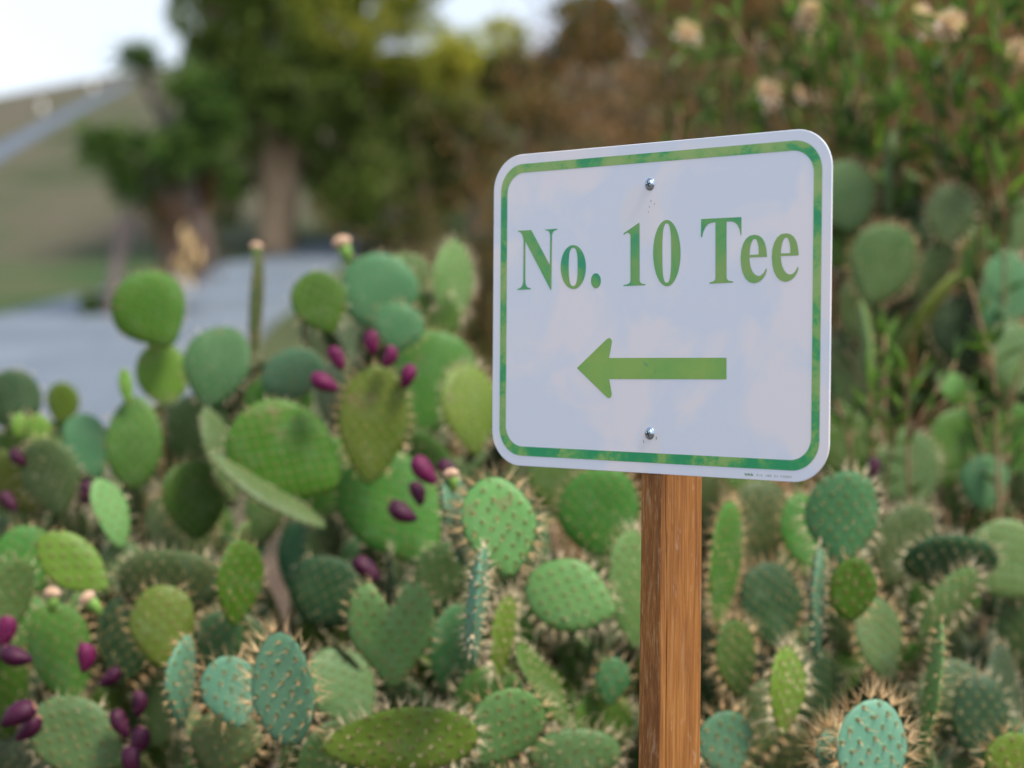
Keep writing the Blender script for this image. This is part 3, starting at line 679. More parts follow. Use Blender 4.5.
# plant, cx, cy, length px, width px, rot, depth, colour, yaw, shape, spines, spine length, lean, label
T_ = [
 ('h',151,311,80,74,-32,3.30,'bright',10,'drop',1.0,.010,4,'rounded bright green top pad against the path'),
 ('h',163,374,64,52,-12,3.36,'yellow',15,'round',.6,.008,0,None),
 ('h',216,368,84,70,12,3.24,'blue',-8,'obovate',1.2,.012,-4,None),
 ('h',134,443,94,55,2,3.15,'green',12,'egg',1.0,.012,0,None),
 ('h',126,386,36,13,-8,3.14,'yellow',20,'long',.3,.006,0,'small young bud pad'),
 ('j',13,401,64,56,-10,3.50,'dark',10,'round',1,.012,0,None),
 ('j',63,403,42,34,0,3.75,'yellow',0,'round',.6,.01,0,None),
 ('h',88,446,68,46,-18,3.38,'blue',25,'round',.5,.01,0,None),
 ('j',52,478,80,66,-12,3.10,'grey',-15,'obovate',1.5,.014,0,None),
 ('j',38,432,36,26,-8,3.12,'yellow',0,'obovate',1,.012,0,None),
 ('j',22,428,30,20,-25,3.14,'yellow',20,'obovate',1,.012,0,None),
 ('a',112,513,74,40,-16,2.85,'pale',50,'long',.8,.012,0,None),
 ('a',74,564,84,50,-52,2.62,'yellow',20,'obovate',.5,.01,0,'pale green oval pad tilted to the left'),
 ('f',172,583,72,112,0,2.78,'grey',0,'round',1.4,.016,14,'wide grey-green pad'),
 ('b',238,583,88,60,4,2.55,'bright',52,'obovate',.8,.01,0,'narrow bright green pad'),
 ('b',163,626,84,64,-6,2.58,'yellow',10,'round',1.2,.016,-6,None),
 ('b',180,682,92,66,-4,2.38,'teal',78,'obovate',4.5,.021,0,'teal pad seen edge-on'),
 ('b',284,690,112,68,-8,2.25,'teal',-12,'egg',3.6,.022,-4,'pale teal pad with long orange spines'),
 ('b',231,692,76,56,-20,2.36,'teal',20,'obovate',2.4,.018,0,None),
 ('b',225,742,70,70,20,2.42,'grey',10,'obovate',2,.018,0,None),
 ('b',217,642,62,50,8,2.62,'blue',20,'obovate',1.5,.016,0,None),
 ('a',62,655,105,62,-15,2.72,'green',20,'obovate',1.2,.014,0,None),
 ('a',78,738,105,74,-62,2.48,'grey',10,'obovate',1,.014,0,None),
 ('a',8,600,90,50,10,2.7,'pale',40,'obovate',1,.014,0,None),
 ('a',25,560,70,60,-20,2.9,'green',20,'round',1,.014,0,None),
 ('f',286,455,120,104,-58,2.90,'bright',6,'drop',.9,.010,6,'very large bright green pad'),
 ('f',268,494,134,64,-60,2.88,'grey',78,'long',2,.014,0,'pale pad seen edge-on'),
 ('i',292,374,66,52,62,3.22,'teal',10,'round',.4,.008,0,None),
 ('i',320,303,66,54,-22,3.22,'bright',8,'drop',.8,.012,0,None),
 ('i',378,292,76,80,0,3.34,'blue',8,'round',1.2,.013,0,None),
 ('i',398,328,50,52,10,3.22,'blue',0,'obovate',1.6,.014,0,None),
 ('i',412,282,62,44,-28,3.5,'pale',10,'obovate',1,.012,0,None),
 ('i',453,285,88,58,3,3.42,'pale',48,'obovate',2.6,.018,0,None),
 ('g',373,425,118,70,4,2.92,'yellow',4,'obovate',2.2,.013,-2,'tall yellow-green pad crowned by fruits'),
 ('g',395,510,130,96,-35,3.02,'green',12,'obovate',1.6,.015,0,None),
 ('g',472,410,92,66,-5,3.08,'yellow',35,'obovate',2.8,.018,0,None),
 ('g',430,385,110,92,15,3.28,'green',8,'obovate',1.4,.014,0,None),
 ('g',430,320,60,60,10,3.4,'green',0,'round',1.6,.014,0,None),
 ('g',325,592,72,78,20,2.95,'dark',5,'round',.6,.012,0,None),
 ('c',392,634,108,88,-2,2.50,'pale',-6,'heart',1.5,.013,-4,'heart-shaped pad'),
 ('c',400,738,158,66,82,2.36,'yellow',6,'long',2.6,.017,0,'long yellow-green pad lying nearly horizontal'),
 ('c',455,650,90,60,15,2.75,'blue',30,'obovate',1,.014,0,None),
 ('d',500,528,100,74,-12,2.36,'pale',6,'obovate',3.6,.020,-3,None),
 ('d',462,520,92,70,-4,2.42,'teal',72,'obovate',5,.022,0,None),
 ('d',473,606,118,70,0,2.28,'teal',84,'obovate',6,.024,0,'teal pad seen edge-on, thick with spines'),
 ('d',504,728,90,72,32,2.36,'pale',10,'obovate',2.2,.018,0,None),
 ('d',505,640,90,50,10,2.5,'yellow',60,'obovate',4,.02,0,None),
 ('e',572,597,92,72,-70,2.58,'pale',8,'obovate',2.4,.017,0,None),
 ('e',600,512,92,82,0,2.92,'green',10,'round',1.8,.017,0,None),
 ('e',543,688,104,56,-34,2.52,'green',70,'long',3,.019,0,None),
 ('e',575,758,60,96,0,2.45,'grey',10,'round',1.8,.02,10,None),
 ('e',612,682,50,36,10,2.62,'blue',10,'obovate',1,.014,0,None),
 ('e',634,590,120,66,0,2.72,'pale',45,'obovate',2,.018,0,None),
 ('k',843,518,96,76,2,2.62,'blue',8,'obovate',2.2,.017,0,None),
 ('k',852,589,64,48,4,2.46,'bright',6,'round',1.6,.013,0,'small bright yellow-green pad'),
 ('k',818,605,115,66,4,2.50,'teal',76,'obovate',3.4,.02,0,None),
 ('n',722,565,130,70,4,2.72,'green',58,'obovate',2.6,.018,0,None),
 ('n',735,660,80,60,-12,2.6,'green',40,'obovate',2.4,.018,0,None),
 ('k',786,692,90,66,4,2.42,'yellow',48,'obovate',2.8,.019,0,None),
 ('l',872,752,104,84,-4,2.16,'teal',24,'obovate',4.6,.024,-4,'teal pad tip bristling with rusty spines'),
 ('l',836,758,60,44,-22,2.2,'teal',40,'obovate',5,.024,0,None),
 ('l',930,690,138,60,5,2.36,'pale',80,'long',3.6,.02,0,'long thin pad seen edge-on'),
 ('m',982,718,84,62,6,2.62,'dark',10,'round',1,.014,0,None),
 ('m',1006,562,86,80,-40,2.92,'pale',10,'obovate',.8,.012,0,'pale squarish pad'),
 ('m',948,560,66,100,8,2.84,'dark',10,'round',1.4,.016,25,'dark drooping pad'),
 ('m',948,606,92,48,42,2.7,'pale',30,'obovate',2.6,.018,0,None),
 ('m',915,650,90,60,45,2.8,'green',62,'obovate',2,.018,0,None),
 ('n',725,745,70,60,-20,2.4,'teal',20,'obovate',3,.02,0,None),
 ('l',1010,762,60,60,20,2.3,'yellow',20,'obovate',3,.02,0,None),
 ('o',846,196,72,64,-10,3.9,'grey',10,'round',3,.014,0,None),
 ('o',893,182,100,56,2,3.95,'grey',68,'long',2,.018,0,None),
 ('o',950,216,62,50,12,3.8,'grey',10,'obovate',3,.014,0,None),
 ('o',882,266,84,80,20,3.75,'grey',24,'obovate',3.2,.016,0,None),
 ('o',924,312,100,60,30,3.75,'yellow',66,'long',1,.014,0,None),
 ('p',1002,298,96,62,12,3.85,'blue',20,'obovate',1,.014,0,None),
 ('o',871,352,104,56,2,3.6,'pale',76,'long',2,.018,0,None),
 ('o',846,390,100,70,-4,3.9,'grey',10,'obovate',1,.016,0,None),
 ('p',985,482,56,52,0,3.4,'blue',10,'round',1,.014,0,None),
 ('p',1012,440,70,60,0,3.7,'green',10,'round',1,.014,0,None),
 ('o',836,238,70,60,-20,3.95,'green',30,'obovate',2,.018,0,None),
 ('o',918,236,76,60,18,4.0,'dark',20,'obovate',2,.018,0,None),
 ('p',975,262,84,66,-14,4.0,'green',25,'obovate',2.4,.018,0,None),
 ('o',932,272,72,52,34,3.85,'grey',40,'obovate',2.4,.018,0,None),
 ('p',1006,232,72,62,16,4.05,'grey',20,'round',2.4,.018,0,None),
 ('o',862,314,78,58,-16,3.9,'grey',30,'obovate',2.4,.018,0,None),
 ('p',962,334,84,64,-10,3.9,'dark',20,'obovate',2.4,.018,0,None),
 ('o',908,352,84,66,14,3.95,'green',30,'obovate',2.4,.018,0,None),
 ('p',1016,362,80,66,-12,3.8,'grey',20,'obovate',2.4,.018,0,None),
 ('o',850,455,84,70,10,3.5,'green',25,'obovate',2,.018,0,None),
 ('o',905,470,84,74,-20,3.6,'grey',20,'round',2,.018,0,None),
 ('p',955,450,84,70,18,3.65,'green',20,'obovate',2,.018,0,None),
 ('n',758,528,96,72,10,3.0,'grey',20,'obovate',2.2,.018,0,None),
 ('n',770,608,92,70,-14,2.9,'dark',20,'obovate',2.2,.018,0,None),
 ('k',806,535,84,62,-22,2.95,'green',30,'obovate',2.2,.018,0,None),
 ('n',752,470,84,66,-8,3.2,'green',30,'obovate',2.2,.018,0,None),
 ('m',902,548,90,70,20,3.0,'grey',20,'obovate',2,.018,0,None),
 ('k',880,640,92,64,-16,2.75,'grey',35,'obovate',2.6,.018,0,None),
 ('n',764,720,84,64,14,2.65,'grey',25,'obovate',2.6,.018,0,None),
 ('f',330,480,90,74,20,3.05,'green',20,'obovate',1.6,.015,0,None),
 ('h',182,530,86,70,-10,3.2,'grey',20,'obovate',1.6,.015,0,None),
 ('c',345,690,90,70,-30,2.7,'grey',30,'obovate',2,.017,0,None),
 ('c',440,580,90,64,24,2.8,'grey',30,'obovate',2,.017,0,None),
 ('a',130,640,96,74,14,2.8,'dark',20,'obovate',2,.016,0,None),
 ('q',560,480,80,70,-6,3.3,'green',20,'obovate',1.5,.016,0,None),
 ('r',715,500,80,60,8,3.3,'grey',20,'obovate',1.5,.016,0,None),
 ('f',195,500,80,70,-6,3.1,'green',30,'obovate',1.5,.016,0,None),
 ('f',222,455,100,60,-14,3.05,'grey',75,'long',1.5,.016,0,None),
 ('b',235,548,60,34,22,2.7,'pale',70,'long',1.5,.015,0,None),
 ('h',255,305,120,40,2,3.4,'grey',84,'long',2.4,.016,0,'tall thin dry pad seen edge-on'),
]
TR_ALL = []
for i, (key, cx, cy, Lp, Wp, rot, D, cl, yaw, shp, spn, sl_, lean, lab) in enumerate(T_):
    L = Lp * D / F; Wd = Wp * D / F; Mr = orient(rot, lean, yaw)
    c = at(cx, cy, D); base = c - Mr @ Vector((0, 0, L / 2))
    rb = random.Random(i * 7 + 1)
    ms = pad_meshes(L, Wd, max(.011, min(.024, Wd * .14)) * (1.5 if yaw > 60 else 1), i * 17 + 3, shp, rb.uniform(-.10, .12), rb.uniform(-.25, .25), cl, spn * (1.5 if key in 'klmne' else 1.1), sl_, rust=key in 'bln' or i % 3 == 0, rimf=.6 if yaw > 60 else 1.2)
    d = put_pad(key, base, Mr, ms, L)
    TR_ALL.append(d)
    if lab: d['o']['label'] = lab
NTR = {k: len(v['pads']) for k, v in plants.items()}
KEEP = [((d['top'] + d['base']) / 2, T_[i]) for i, d in enumerate(TR_ALL)]
def set_back(base, dirv, Ls):
    # later growth stands behind the pads that face the path
    c = base + dirv * Ls / 2
    for _ in range(4):
        moved = False
        for q, t in KEEP:
            if c.y > q.y + .05: continue
            k = q.y / c.y; dx = (c.x * k - q.x) * F / q.y; dz = ((c.z - CAMZ) * k + CAMZ - q.z) * F / q.y
            rr_ = .38 * (t[3] + min(t[4], t[3])) / 2 + .42 * Ls * F / c.y
            if dx * dx + dz * dz < rr_ * rr_ and t[3] > 55:
                s_ = (q.y + .07 - c.y); base = base + Vector((c.x / c.y * s_, s_, (c.z - CAMZ) / c.y * s_)); c = base + dirv * Ls / 2; moved = True
        if not moved: break
    return base
# fillers: further pads of the same plants, deeper in the hedge
FILL = [('j',0,70,480,620,3.2,3.7,12), ('h',60,230,440,640,3.3,3.8,20), ('a',0,120,590,760,2.8,3.1,13), ('b',130,290,600,760,2.65,3.0,12), ('f',200,340,500,640,3.05,3.4,14),
        ('i',290,480,330,520,3.5,4.0,20), ('g',340,480,480,640,3.15,3.5,12), ('c',320,450,590,768,2.7,3.1,12), ('d',450,540,520,768,2.6,3.0,12), ('q',500,640,300,640,3.4,3.9,18),
        ('e',520,660,540,768,2.95,3.3,18), ('n',690,790,500,790,3.05,3.5,26), ('r',690,820,440,640,3.4,4.0,16), ('k',770,880,540,790,2.95,3.4,24), ('m',900,1024,540,790,3.15,3.6,26),
        ('l',850,1020,690,800,2.6,2.9,12), ('o',835,960,170,480,3.65,4.3,34), ('p',930,1040,200,520,3.7,4.3,34)]
rf = random.Random(5)
cols = ['green', 'blue', 'grey', 'dark', 'pale', 'dim', 'dark', 'green', 'dim', 'dark', 'green', 'yellow', 'dim', 'dry']  # many dark picks, so the hedge's deep shade is partly in the colour
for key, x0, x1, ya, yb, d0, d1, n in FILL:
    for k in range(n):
        cl = rf.choice(cols if key not in 'klmn' else ['dim', 'dark', 'dark', 'dim', 'blue', 'green']); L, ms = pool(cl, rf.randrange(4)); s = rf.uniform(.5, .95)
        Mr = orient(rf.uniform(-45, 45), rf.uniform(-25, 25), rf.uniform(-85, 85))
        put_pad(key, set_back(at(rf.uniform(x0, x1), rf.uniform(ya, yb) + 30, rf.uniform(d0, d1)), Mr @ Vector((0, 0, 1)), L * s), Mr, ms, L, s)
# connectors: every pad grows out of another one, down to the ground
for key, pl in plants.items():
    base = pl['base']; queue = sorted(pl['pads'], key=lambda d: -d['base'].z); cnt = 0
    trunk = set()
    while queue:
        d = queue.pop(0); b0 = d['base']; g0 = H(b0.x, b0.y)
        if b0.z < g0 + .03: continue
        near = None
        for e in pl['pads']:
            if e is d or e['base'].z > b0.z - .05: continue
            ax_ = e['top'] - e['base']; t = max(.45, min(1, (b0 - e['base']).dot(ax_) / ax_.length_squared)); q = e['base'] + ax_ * t
            if (q - b0).length < .075: near = e; break
        if near or len(pl['pads']) > 95: continue
        cl = rf.choice(['green', 'dim', 'dark', 'dim', 'grey']); L, ms = pool(cl, rf.randrange(4)); s = rf.uniform(.8, 1.1)
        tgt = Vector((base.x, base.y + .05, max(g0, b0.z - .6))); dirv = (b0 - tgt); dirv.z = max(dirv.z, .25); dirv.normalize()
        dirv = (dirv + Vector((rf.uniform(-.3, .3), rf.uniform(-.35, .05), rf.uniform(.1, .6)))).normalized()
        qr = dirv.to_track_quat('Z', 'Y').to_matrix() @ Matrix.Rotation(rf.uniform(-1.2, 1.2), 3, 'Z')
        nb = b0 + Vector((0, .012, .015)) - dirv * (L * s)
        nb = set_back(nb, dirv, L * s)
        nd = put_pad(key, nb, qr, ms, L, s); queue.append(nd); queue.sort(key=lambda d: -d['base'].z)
print('PADS', {k: len(v['pads']) for k, v in plants.items()}, sum(len(v['pads']) for v in plants.values()))
# fruits: plant, px, py, depth, size px, rot, mesh index
FRU = [('g',373,343,2.90,25,-4,0),('g',337,359,2.88,26,-28,1),('g',325,383,2.86,30,-62,2),('g',388,357,2.88,24,22,1),('g',408,377,2.90,26,20,0),
       ('j',19,458,3.1,22,-40,3),('j',9,502,3.0,24,-40,4),('h',86,493,3.0,24,0,5),('h',210,425,3.1,24,-60,0),
       ('d',425,471,2.75,34,-40,1),('d',417,494,2.74,26,-20,3),('d',404,512,2.72,32,-60,4),('c',367,570,2.7,32,-50,3),('d',449,472,2.7,28,-40,4),
       ('a',5,632,2.55,32,10,0),('a',17,655,2.5,34,-75,3),('a',18,716,2.4,38,60,3),('a',27,728,2.44,32,40,4),('a',84,658,2.5,30,0,1),('a',109,677,2.6,26,50,4),
       ('b',138,704,2.45,26,0,3),('b',121,724,2.45,30,-30,5),('b',137,742,2.42,32,20,4),('b',132,762,2.4,32,-10,3),('m',875,469,3.2,22,0,4)]
for key, px, py, D, s, rot, mi in FRU:
    c = at(px, py, D); Mr = orient(rot, -8, px * 13 % 360); sc_ = s * D / F / .052
    M4 = Matrix.Translation(c) @ Mr.to_4x4() @ Matrix.Scale(sc_, 4) @ Matrix.Translation((0, 0, -.026))
    b0 = M4.translation
    e = min(plants[key]['pads'][:NTR[key]], key=lambda d: min((d['top'] - b0).length, ((d['top'] + d['base']) / 2 - b0).length))
    link('fruit', FR[mi], e['o'], M=e['M'].inverted() @ M4)
for key, px, py, D, s, rot in (('i',344,250,3.3,25,-18),('h',256,252,3.4,17,2),('a',52,600,2.6,22,5),('a',92,604,2.6,24,-40),('d',452,480,2.4,20,-10)):
    c = at(px, py, D); sc_ = s * D / F / .045; M4 = Matrix.Translation(c) @ orient(rot, 0, 0).to_4x4() @ Matrix.Scale(sc_, 4) @ Matrix.Translation((0, 0, -.025))
    e = min(plants[key]['pads'][:NTR[key]], key=lambda d: (d['top'] - c).length)
    link('flower_bud', BUD, e['o'], M=e['M'].inverted() @ M4)

# ------------------------------------------------------------------ leafy things
def leaf(mb, p, d, L, W_, mi=0, fold=.25):
    d = d.normalized(); s = d.cross(Vector((random.uniform(-.4, .4), random.uniform(-.4, .4), 1)))
    if s.length < 1e-3: s = Vector((1, 0, 0))
    s.normalize(); n = s.cross(d)
    b = len(mb.v)
    q = [p, p + d * L * .45 + s * W_ * .5 + n * W_ * fold, p + d * L - n * L * .12, p + d * L * .45 - s * W_ * .5 + n * W_ * fold]
    mb.v += [tuple(x) for x in q]; mb.f.append((b, b + 1, b + 2)); mb.f.append((b, b + 2, b + 3)); mb.m += [mi, mi]
def bez(a, c, b, n=8):
    return [a * (1 - t) ** 2 + c * 2 * t * (1 - t) + b * t * t for t in [k / n for k in range(n + 1)]]
def oleander(root_p, tips, label, ls=1.0, group='oleander shrubs behind the cacti'):
    r = empty('oleander_shrub', root_p, label, 'shrub', group); br = MB(); lf = MB(); O = Vector(root_p)
    for (T, dens, flower) in tips:
        T = T - O; c = Vector((T.x * .35, T.y * .4, T.z * .75)) + rvec(.1)
        P = bez(Vector((random.uniform(-.06, .06), random.uniform(-.06, .06), -.05)), c, T, 12)
        br.tube(P, [.009 - .0065 * k / 12 for k in range(13)], 6)
        for s in range(2):   # side shoots
            k = random.randint(9, 11); q = P[k]; e = q + (P[k] - P[k - 1]).normalized() * .15 + rvec(.13)
            br.tube(bez(q, (q + e) / 2 + Vector((0, 0, .02)), e, 4), [.0035, .003, .003, .0025, .002], 5)
            for w_ in range(int(6 * dens)):
                a = q.lerp(e, random.uniform(.3, 1)); leaf(lf, a, (e - q).normalized() + rvec(.9), random.uniform(.05, .1), .014, random.random() < .35)
        for w_ in range(int(19 * dens)):
            t = 1 - random.random() ** 2 * .32; x = t * 12; k = min(11, int(x)); a = P[k].lerp(P[k + 1], x - k)
            leaf(lf, a, (P[k + 1] - P[k]).normalized() * .9 + rvec(1.0), random.uniform(.09, .15) * ls, .022 * ls, 1 if t > .88 and random.random() < .8 else 0)
        if flower:
            fm = MB()
            for f_ in range(11):
                fc = T + rvec(.03) + Vector((0, -.05, .01))
                for p_ in range(5):
                    an = p_ * 1.2566 + f_; d = Vector((math.cos(an), -.5, math.sin(an))) + rvec(.3); leaf(fm, fc, d, .026, .024, 0, .1)
            link('flower_cluster', fm.mesh('flower_cluster', M_FLOWER), r)
    link('branches', br.mesh('branches', M_TWIG), r); link('leaves', lf.mesh('leaves', [M_OLE, M_OLE_Y], False), r)
    return r
random.seed(11)
def tipl(L, D): return [(at(x, y, D + random.uniform(-.3, .3)), dn, fl) for x, y, dn, fl in L]
def gp(px, D):
    p = at(px, 500, D); return (p.x, p.y, H(p.x, p.y) - .02)
oleander(gp(905, 4.3), tipl([(806,22,.9,1),(765,102,.35,1),(853,112,.9,1),(835,60,1.2,0),(870,85,1.2,0),(890,20,1,0),(850,10,1,0),(780,-20,1,0),(815,60,.4,0),(730,20,.5,0),(900,110,1,0),(880,150,.8,0)], 4.1), 'tall oleander with pale flower clusters just above the sign\'s top right corner')
oleander(gp(985, 4.3), tipl([(945,36,1.0,1),(918,30,.5,1),(1010,62,1,1),(960,95,1.4,0),(990,130,1.3,0),(930,75,1.3,0),(1000,10,1.2,0),(960,-10,1,0),(1020,110,1.2,0),(940,140,1,0),(975,170,.5,0),(1005,180,.5,0)], 3.9), 'tall bright-leaved oleander with several pale flower clusters in the top right corner')
oleander(gp(880, 3.5), tipl([(885,335,.8,0),(868,385,.7,0),(905,365,.7,0),(850,420,.8,0),(895,425,.8,0)], 3.4), 'low leafy oleander shoot standing among the cacti right of the sign', .62)
oleander(gp(995, 3.5), tipl([(992,345,.8,0),(970,400,.7,0),(1012,385,.7,0),(1000,440,.7,0),(945,425,.6,0)], 3.5), 'low leafy oleander shoot among the cacti at the right edge', .62)
oleander(gp(720, 5.2), tipl([(684,42,.7,1),(700,15,1.2,0),(730,45,.5,0),(660,10,.5,0),(750,75,.4,0),(712,60,.5,0)], 4.9), 'thin oleander with one pale flower cluster above the middle of the sign')
oleander(gp(820, 5.2), tipl([(760,130,.5,0),(800,100,.6,1),(845,150,.4,0),(820,20,.8,0),(790,50,.6,0)], 5.0), 'sparse oleander behind the flowering one, above the sign')

def shrub(loc, w_, h_, leafm, n_br, n_leaf, lsz, name, label, group, twig=M_TWIG_DK, up=.5, tr=.012):
    r = empty(name, loc, label, 'shrub', group); br = MB(); lf = MB(); ends = []
    for k in range(n_br):
        a = random.uniform(0, 6.28); q = math.sqrt(random.random())
        T = Vector((math.cos(a) * q * w_ / 2, math.sin(a) * q * w_ / 2, h_ * (random.uniform(.45, 1) * (1 - .35 * q * q))))
        P = bez(Vector((T.x * .15, T.y * .15, -.1)), Vector((T.x * .35, T.y * .35, T.z * .7)), T, 6)
        br.tube(P, [tr * (1 - .8 * i / 6) for i in range(7)], 5)
        ends.append(P)
        for s in range(3):
            i = random.randint(2, 5); e = P[i] + Vector((T.x * .2, T.y * .2, .1 * h_)) + rvec(.22 * w_)
            Q = [P[i], (P[i] + e) / 2 + rvec(.04 * w_), e]; br.tube(Q, [tr * .45, tr * .3, tr * .12], 4); ends.append(Q)
    for k in range(n_leaf):
        P = random.choice(ends); i = random.randrange(len(P) // 2, len(P)) - 1; a = P[i].lerp(P[i + 1], random.random()) + rvec(.06 * w_)
        leaf(lf, a, rvec(1) + Vector((0, 0, up)), lsz * random.uniform(.6, 1.4), lsz * .35)
    link('branches', br.mesh('branches', twig), r); link('leaves', lf.mesh('leaves', leafm, False), r); return r
random.seed(21)
places = []
ROWS = [
 ('front row at the foot of the bank', 6.4, [(480,'d'),(555,'o'),(630,'d'),(705,'o'),(780,'d'),(860,'d'),(940,'d'),(1015,'o')], 1.5, 1.5),
 ('second row of brush on the bank', 8.3, [(412,'o'),(455,'o'),(515,'d'),(580,'d'),(645,'o'),(715,'d'),(790,'d'),(865,'o'),(940,'d'),(1015,'d')], 2.0, 2.1),
 ('third row of brush on the bank', 10.3, [(415,'o'),(460,'o'),(525,'d'),(590,'o'),(655,'d'),(720,'d'),(790,'o'),(870,'d'),(950,'d'),(1020,'o')], 2.4, 2.6),
 ('back row of brush on the bank', 12.6, [(412,'o'),(455,'o'),(515,'o'),(575,'d'),(635,'d'),(700,'d'),(770,'d'),(850,'o'),(940,'d'),(1020,'d')], 3.4, 5.0)]
ORD = ['leftmost', 'second from left', 'third from left', 'fourth from left', 'fifth from left', 'sixth from left', 'seventh from left', 'eighth from left', 'ninth from left', 'tenth from left']
for ri, (rn, Y0, items, ww, hh_) in enumerate(ROWS):
    for i, (px, kd) in enumerate(items):
        Y = Y0 + random.uniform(-.4, .4); p = at(px, 300, Y)
        top = (ww * random.uniform(.85, 1.2), hh_ * random.uniform(.8, 1.15)); lim = max(.35, 2.2 * (px - 372) / F * Y)
        if lim < top[0]: top = (lim, top[1] * (.5 + .5 * lim / top[0]))
        lab = ('brown shrub, ' if kd == 'd' else 'olive shrub, ') + ORD[i] + ' in the ' + rn
        shrub((p.x, p.y, H(p.x, p.y) - .05), top[0], top[1], M_DRY if kd == 'd' else M_OLIVE, 30, 3200 if kd == 'd' else 4200, .055 + .008 * ri, {'d': 'dry_shrub', 'o': 'olive_shrub'}[kd], lab, 'twiggy shrubs on the bank behind the sign', twig=M_TWIG if i % 2 else M_TWIG_DK)
M_RUST = simple('twig_rust', (.26, .12, .05), (.45, .25, .11), 12, .85)
for px, Y, ww, hh_, lb in ((985, 3.95, .6, 1.95, 'rust-brown twiggy shrub in front of the top right oleander'), (905, 4.05, .45, 2.1, 'rust-brown twiggy shrub just right of the upper corner of the sign'), (960, 4.6, .9, 2.0, 'rust-brown twiggy shrub among the cacti below the top right flowers'), (1030, 4.4, .9, 1.9, 'rust-brown twiggy shrub at the right edge behind the cacti'),
                           (890, 5.0, .9, 2.0, 'rust-brown twiggy shrub directly behind the upper right of the sign'), (800, 5.4, 1.1, 2.3, 'rust-brown twiggy shrub rising above the right half of the sign'), (700, 5.6, 1.1, 2.3, 'rust-brown twiggy shrub rising above the middle of the sign')):
    p = at(px, 300, Y); shrub((p.x, p.y, H(p.x, p.y) - .05), ww, hh_, M_DRY, 46, 2600, .05, 'dry_shrub', lb, 'rust-brown shrubs close behind the cacti', twig=M_RUST, tr=.009)

def tree(loc, H_, trunks, clumps, label, leafms, n_leaf, lsz, name='broadleaf_tree', bark=M_BARK):
    r = empty(name, loc, label, 'tree'); br = MB(); lf = MB()
    for (T, r0) in trunks:
        T = Vector(T); br.tube(bez(Vector((T.x * .1, T.y * .1, -.3)), Vector((T.x * .2, T.y * .2, T.z * .55)), T, 8), [r0 * (1 - .6 * k / 8) for k in range(9)], 9)
    tot = sum(c[1] ** 2 for c in clumps)
    for (C, rad, mi) in clumps:
        C = Vector(C); t0 = min(trunks, key=lambda t: (Vector(t[0]) - C).length); a = Vector(t0[0]) * .8
        br.tube(bez(a, (a + C) / 2 + Vector((0, 0, .3)), C, 5), [t0[1] * .3 * (1 - .8 * k / 5) for k in range(6)], 6)
        for s in range(6):
            br.tube([C, C + rvec(rad * .9)], [.035, .008], 4)
        for k in range(int(n_leaf * rad ** 2 / tot)):
            d = rvec(1); d = d * (d.length ** -.35); d.z *= .8
            n_ = noise.noise((C + d * rad) * 1.3)
            if n_ < -.12: continue
            leaf(lf, C + d * rad, rvec(1) + Vector((0, 0, -.3)), lsz * random.uniform(.6, 1.4), lsz * .5, mi if random.random() < .8 else 0)
    link('trunk', br.mesh('trunk', bark), r); link('crown', lf.mesh('crown', leafms, False), r); return r
def gl(px, Y):
    p = at(px, 250, Y); return Vector((p.x, p.y, H(p.x, p.y)))
random.seed(31)
# big tree past the end of the path
TY = 45; b0 = gl(275, TY)
def rel(px, py, dy=0): return tuple(at(px, py, TY + dy) - b0)
cl = []
for (px, py, rp, mi) in [(215,15,40,0),(225,60,40,0),(245,110,40,0),(235,30,48,0),(290,20,55,0),(345,25,55,1),(400,40,45,1),(250,90,45,0),(310,85,55,0),(365,90,55,1),(420,95,50,0),(470,70,42,1),(330,140,45,0),(390,150,48,0),(440,140,42,0),(300,-50,80,0),(400,-50,60,1),(230,-40,60,0),(290,135,30,0),(350,185,38,0),(400,195,40,0),(340,205,26,0),(372,222,24,0),(410,225,24,0),(222,140,28,0),(212,175,24,0),(238,170,22,0),(228,205,20,0),(218,95,26,0),(330,165,34,0),(515,95,35,0),(500,45,30,1)]:
    cl.append((rel(px, py, random.uniform(-1.8, 1.8)), rp * 1.18 * TY / F, mi))
tree(b0, 8, [(rel(268, 60), .5), (rel(330, 40), .40), (rel(232, 90, .6), .2)], cl, 'large spreading green tree with pale brown trunks beside the path', [M_TREE, M_TREE_SUNLIT], 95000, .2)
# smaller tree behind it
b0 = gl(470, 26); TY = 26
cl = [(rel(px, py, random.uniform(-.8, .8)), rp * TY / F, mi) for px, py, rp, mi in [(455,60,26,1),(500,75,26,0),(545,50,34,0),(430,120,34,0),(490,125,36,0),(540,110,32,0),(590,30,45,0),(640,20,48,0),(700,15,48,0),(760,10,40,0),(460,170,34,0),(400,215,26,0),(430,190,30,0)]]
tree(b0, 4, [(rel(480, 130), .12), (rel(540, 120), .1)], cl, 'smaller tree, some leaves coloured sunlit, on the bank between the large tree and the sign', [M_OLIVE, M_TREE_SUNLIT], 30000, .13, bark=M_BARK_G)
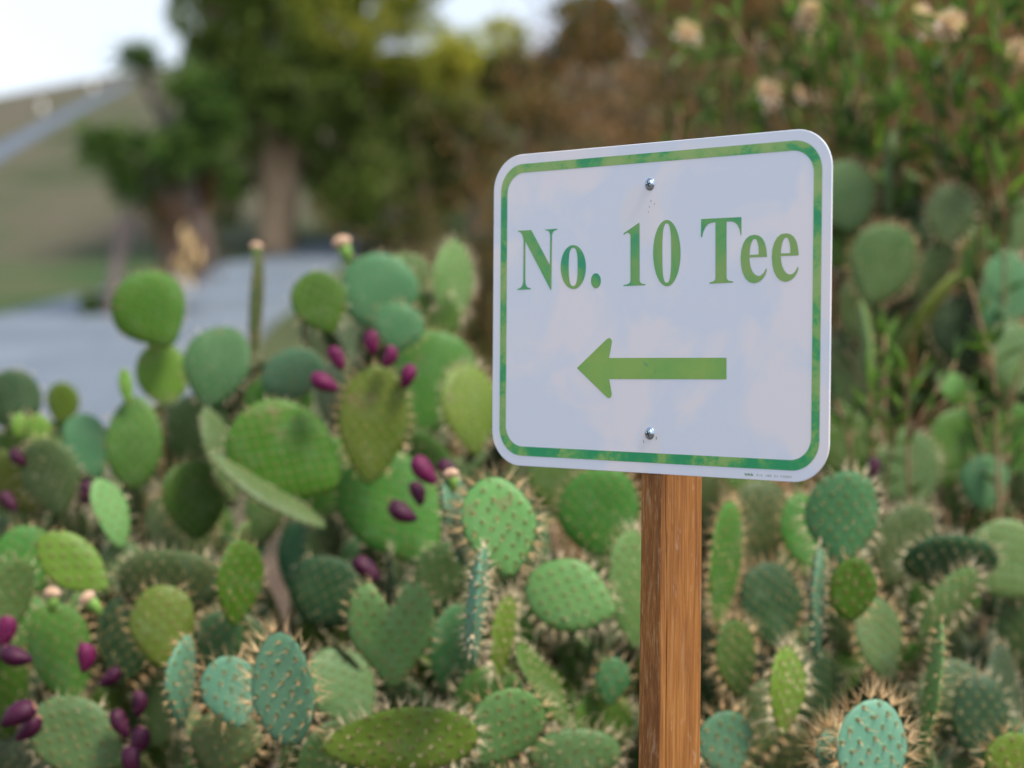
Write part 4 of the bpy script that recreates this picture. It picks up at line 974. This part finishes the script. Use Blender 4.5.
# branching yucca
TY = 31; b0 = gl(190, TY)
yr = empty('tree_yucca', b0, 'branching tree yucca with dark leaf heads and brown dead leaves below, some coloured sunlit', 'tree')
br = MB()
base_pts = [(180,275),(170,262)]
heads = [(141,60,17),(192,92,24),(112,145,23),(150,160,29),(186,150,30),(214,120,24),(136,182,20),(172,195,20),(205,178,22)]
for i, (hx, hy, hr) in enumerate(heads):
    hd = Vector(rel(hx, hy, random.uniform(-1, 1))); mid = Vector(rel(195 - (i % 3) * 8, 185)); s = Vector(rel(205 - i * 4, 268))
    br.tube(bez(s, mid, hd, 8), [.24 - .012 * k for k in range(9)], 8)
    hm = MB(); th = MB(); r_ = hr * TY / F * 1.55
    ax_ = (hd - mid).normalized()
    for k in range(330):
        d = (rvec(1).normalized() + ax_ * .55).normalized(); leaf(hm, hd + Vector((random.gauss(0, .28), random.gauss(0, .28), random.gauss(0, .2))) * r_, d + Vector((0, 0, -.25)), r_ * random.uniform(.35, 1.0), .06)
    for k in range(150):
        d = (rvec(1).normalized() * .8 - ax_ * .9 + Vector((0, 0, -.4))).normalized(); leaf(th, hd - ax_ * random.uniform(0, r_ * 1.6), d, r_ * random.uniform(.5, .8), .045)
    link('leaf_head', hm.mesh('leaf_head', M_YUCCA, False), yr); link('dead_leaves', th.mesh('dead_leaves', M_THATCH, False), yr)
sk = MB()
for k in range(260):
    yy_ = random.uniform(185, 268); c = Vector(rel(random.gauss(172 + (yy_ - 185) * .25, 22 - (yy_ - 185) * .13), yy_, random.uniform(-.8, .8))); leaf(sk, c, Vector((random.uniform(-.6, .6), random.uniform(-.5, .3), -1)), .5, .05)
for k in range(16):  # these pale leaves paint a small sun patch onto the brown skirt
    leaf(sk, Vector(rel(random.gauss(187, 10), random.gauss(248, 9), -1.0)), Vector((random.uniform(-.6, .6), random.uniform(-.5, .3), -1)), .4, .12, 1)
o = link('dead_leaf_skirt', sk.mesh('dead_leaf_skirt', [M_THATCH, simple('sun_patch_straw', (.7, .48, .22), (.85, .65, .36), 2, .8)], False), yr); o['kind'] = 'stuff'
link('trunk', br.mesh('trunk', M_BARK_G), yr)
# slim leaning tree with bushes at its foot
def small_tree(px, Y, tops, label):
    global TY, b0; TY = Y; b0 = gl(px, Y); r = empty('bare_tree', b0, label, 'tree'); m = MB()
    for tx, ty, r0 in tops:
        T = Vector(rel(tx, ty)); m.tube(bez(Vector((0, 0, -.2)), Vector((T.x * .3, 0, T.z * .5)), T, 6), [r0 * (1 - .1 * k) for k in range(7)], 8)
    link('trunk', m.mesh('trunk', M_BARK_G), r)
small_tree(108, 30.5, [(128, 200, .16), (148, 180, .1)], 'slim grey leaning trunk at the far side of the path')
for px, Y, s, lb in ((93, 30.5, .55, 'left'), (128, 30.8, .6, 'right')):
    p = gl(px, Y); shrub(p, s, s * 1.1, M_YUCCA, 10, 900, .12, 'green_bush', 'small dark green bush at the %s foot of the slim grey trunk' % lb, 'bushes at the far side of the path')
# white markers on the hill
mwh, g, b = mat('marker_paint', .6, .4); b.inputs['Base Color'].default_value = (.7, .68, .64, 1)
for px, py, lb in ((42, 113, 'lower'), (93, 92, 'upper')):
    p = hit(px, py)
    if p:
        m = MB(); m.tube([(0, 0, -.2), (0, 0, .5), (0, 0, .6)], [.15, .14, .06], 10)
        o = link('marker_post', m.mesh('marker_post', mwh), loc=p); o['label'] = '%s of the two pale markers beside the path high on the hill' % lb; o['category'] = 'marker'; o['group'] = 'hill path markers'
print('VERTS', sum(len(o.data.vertices) for o in bpy.data.objects if o.type == 'MESH'))
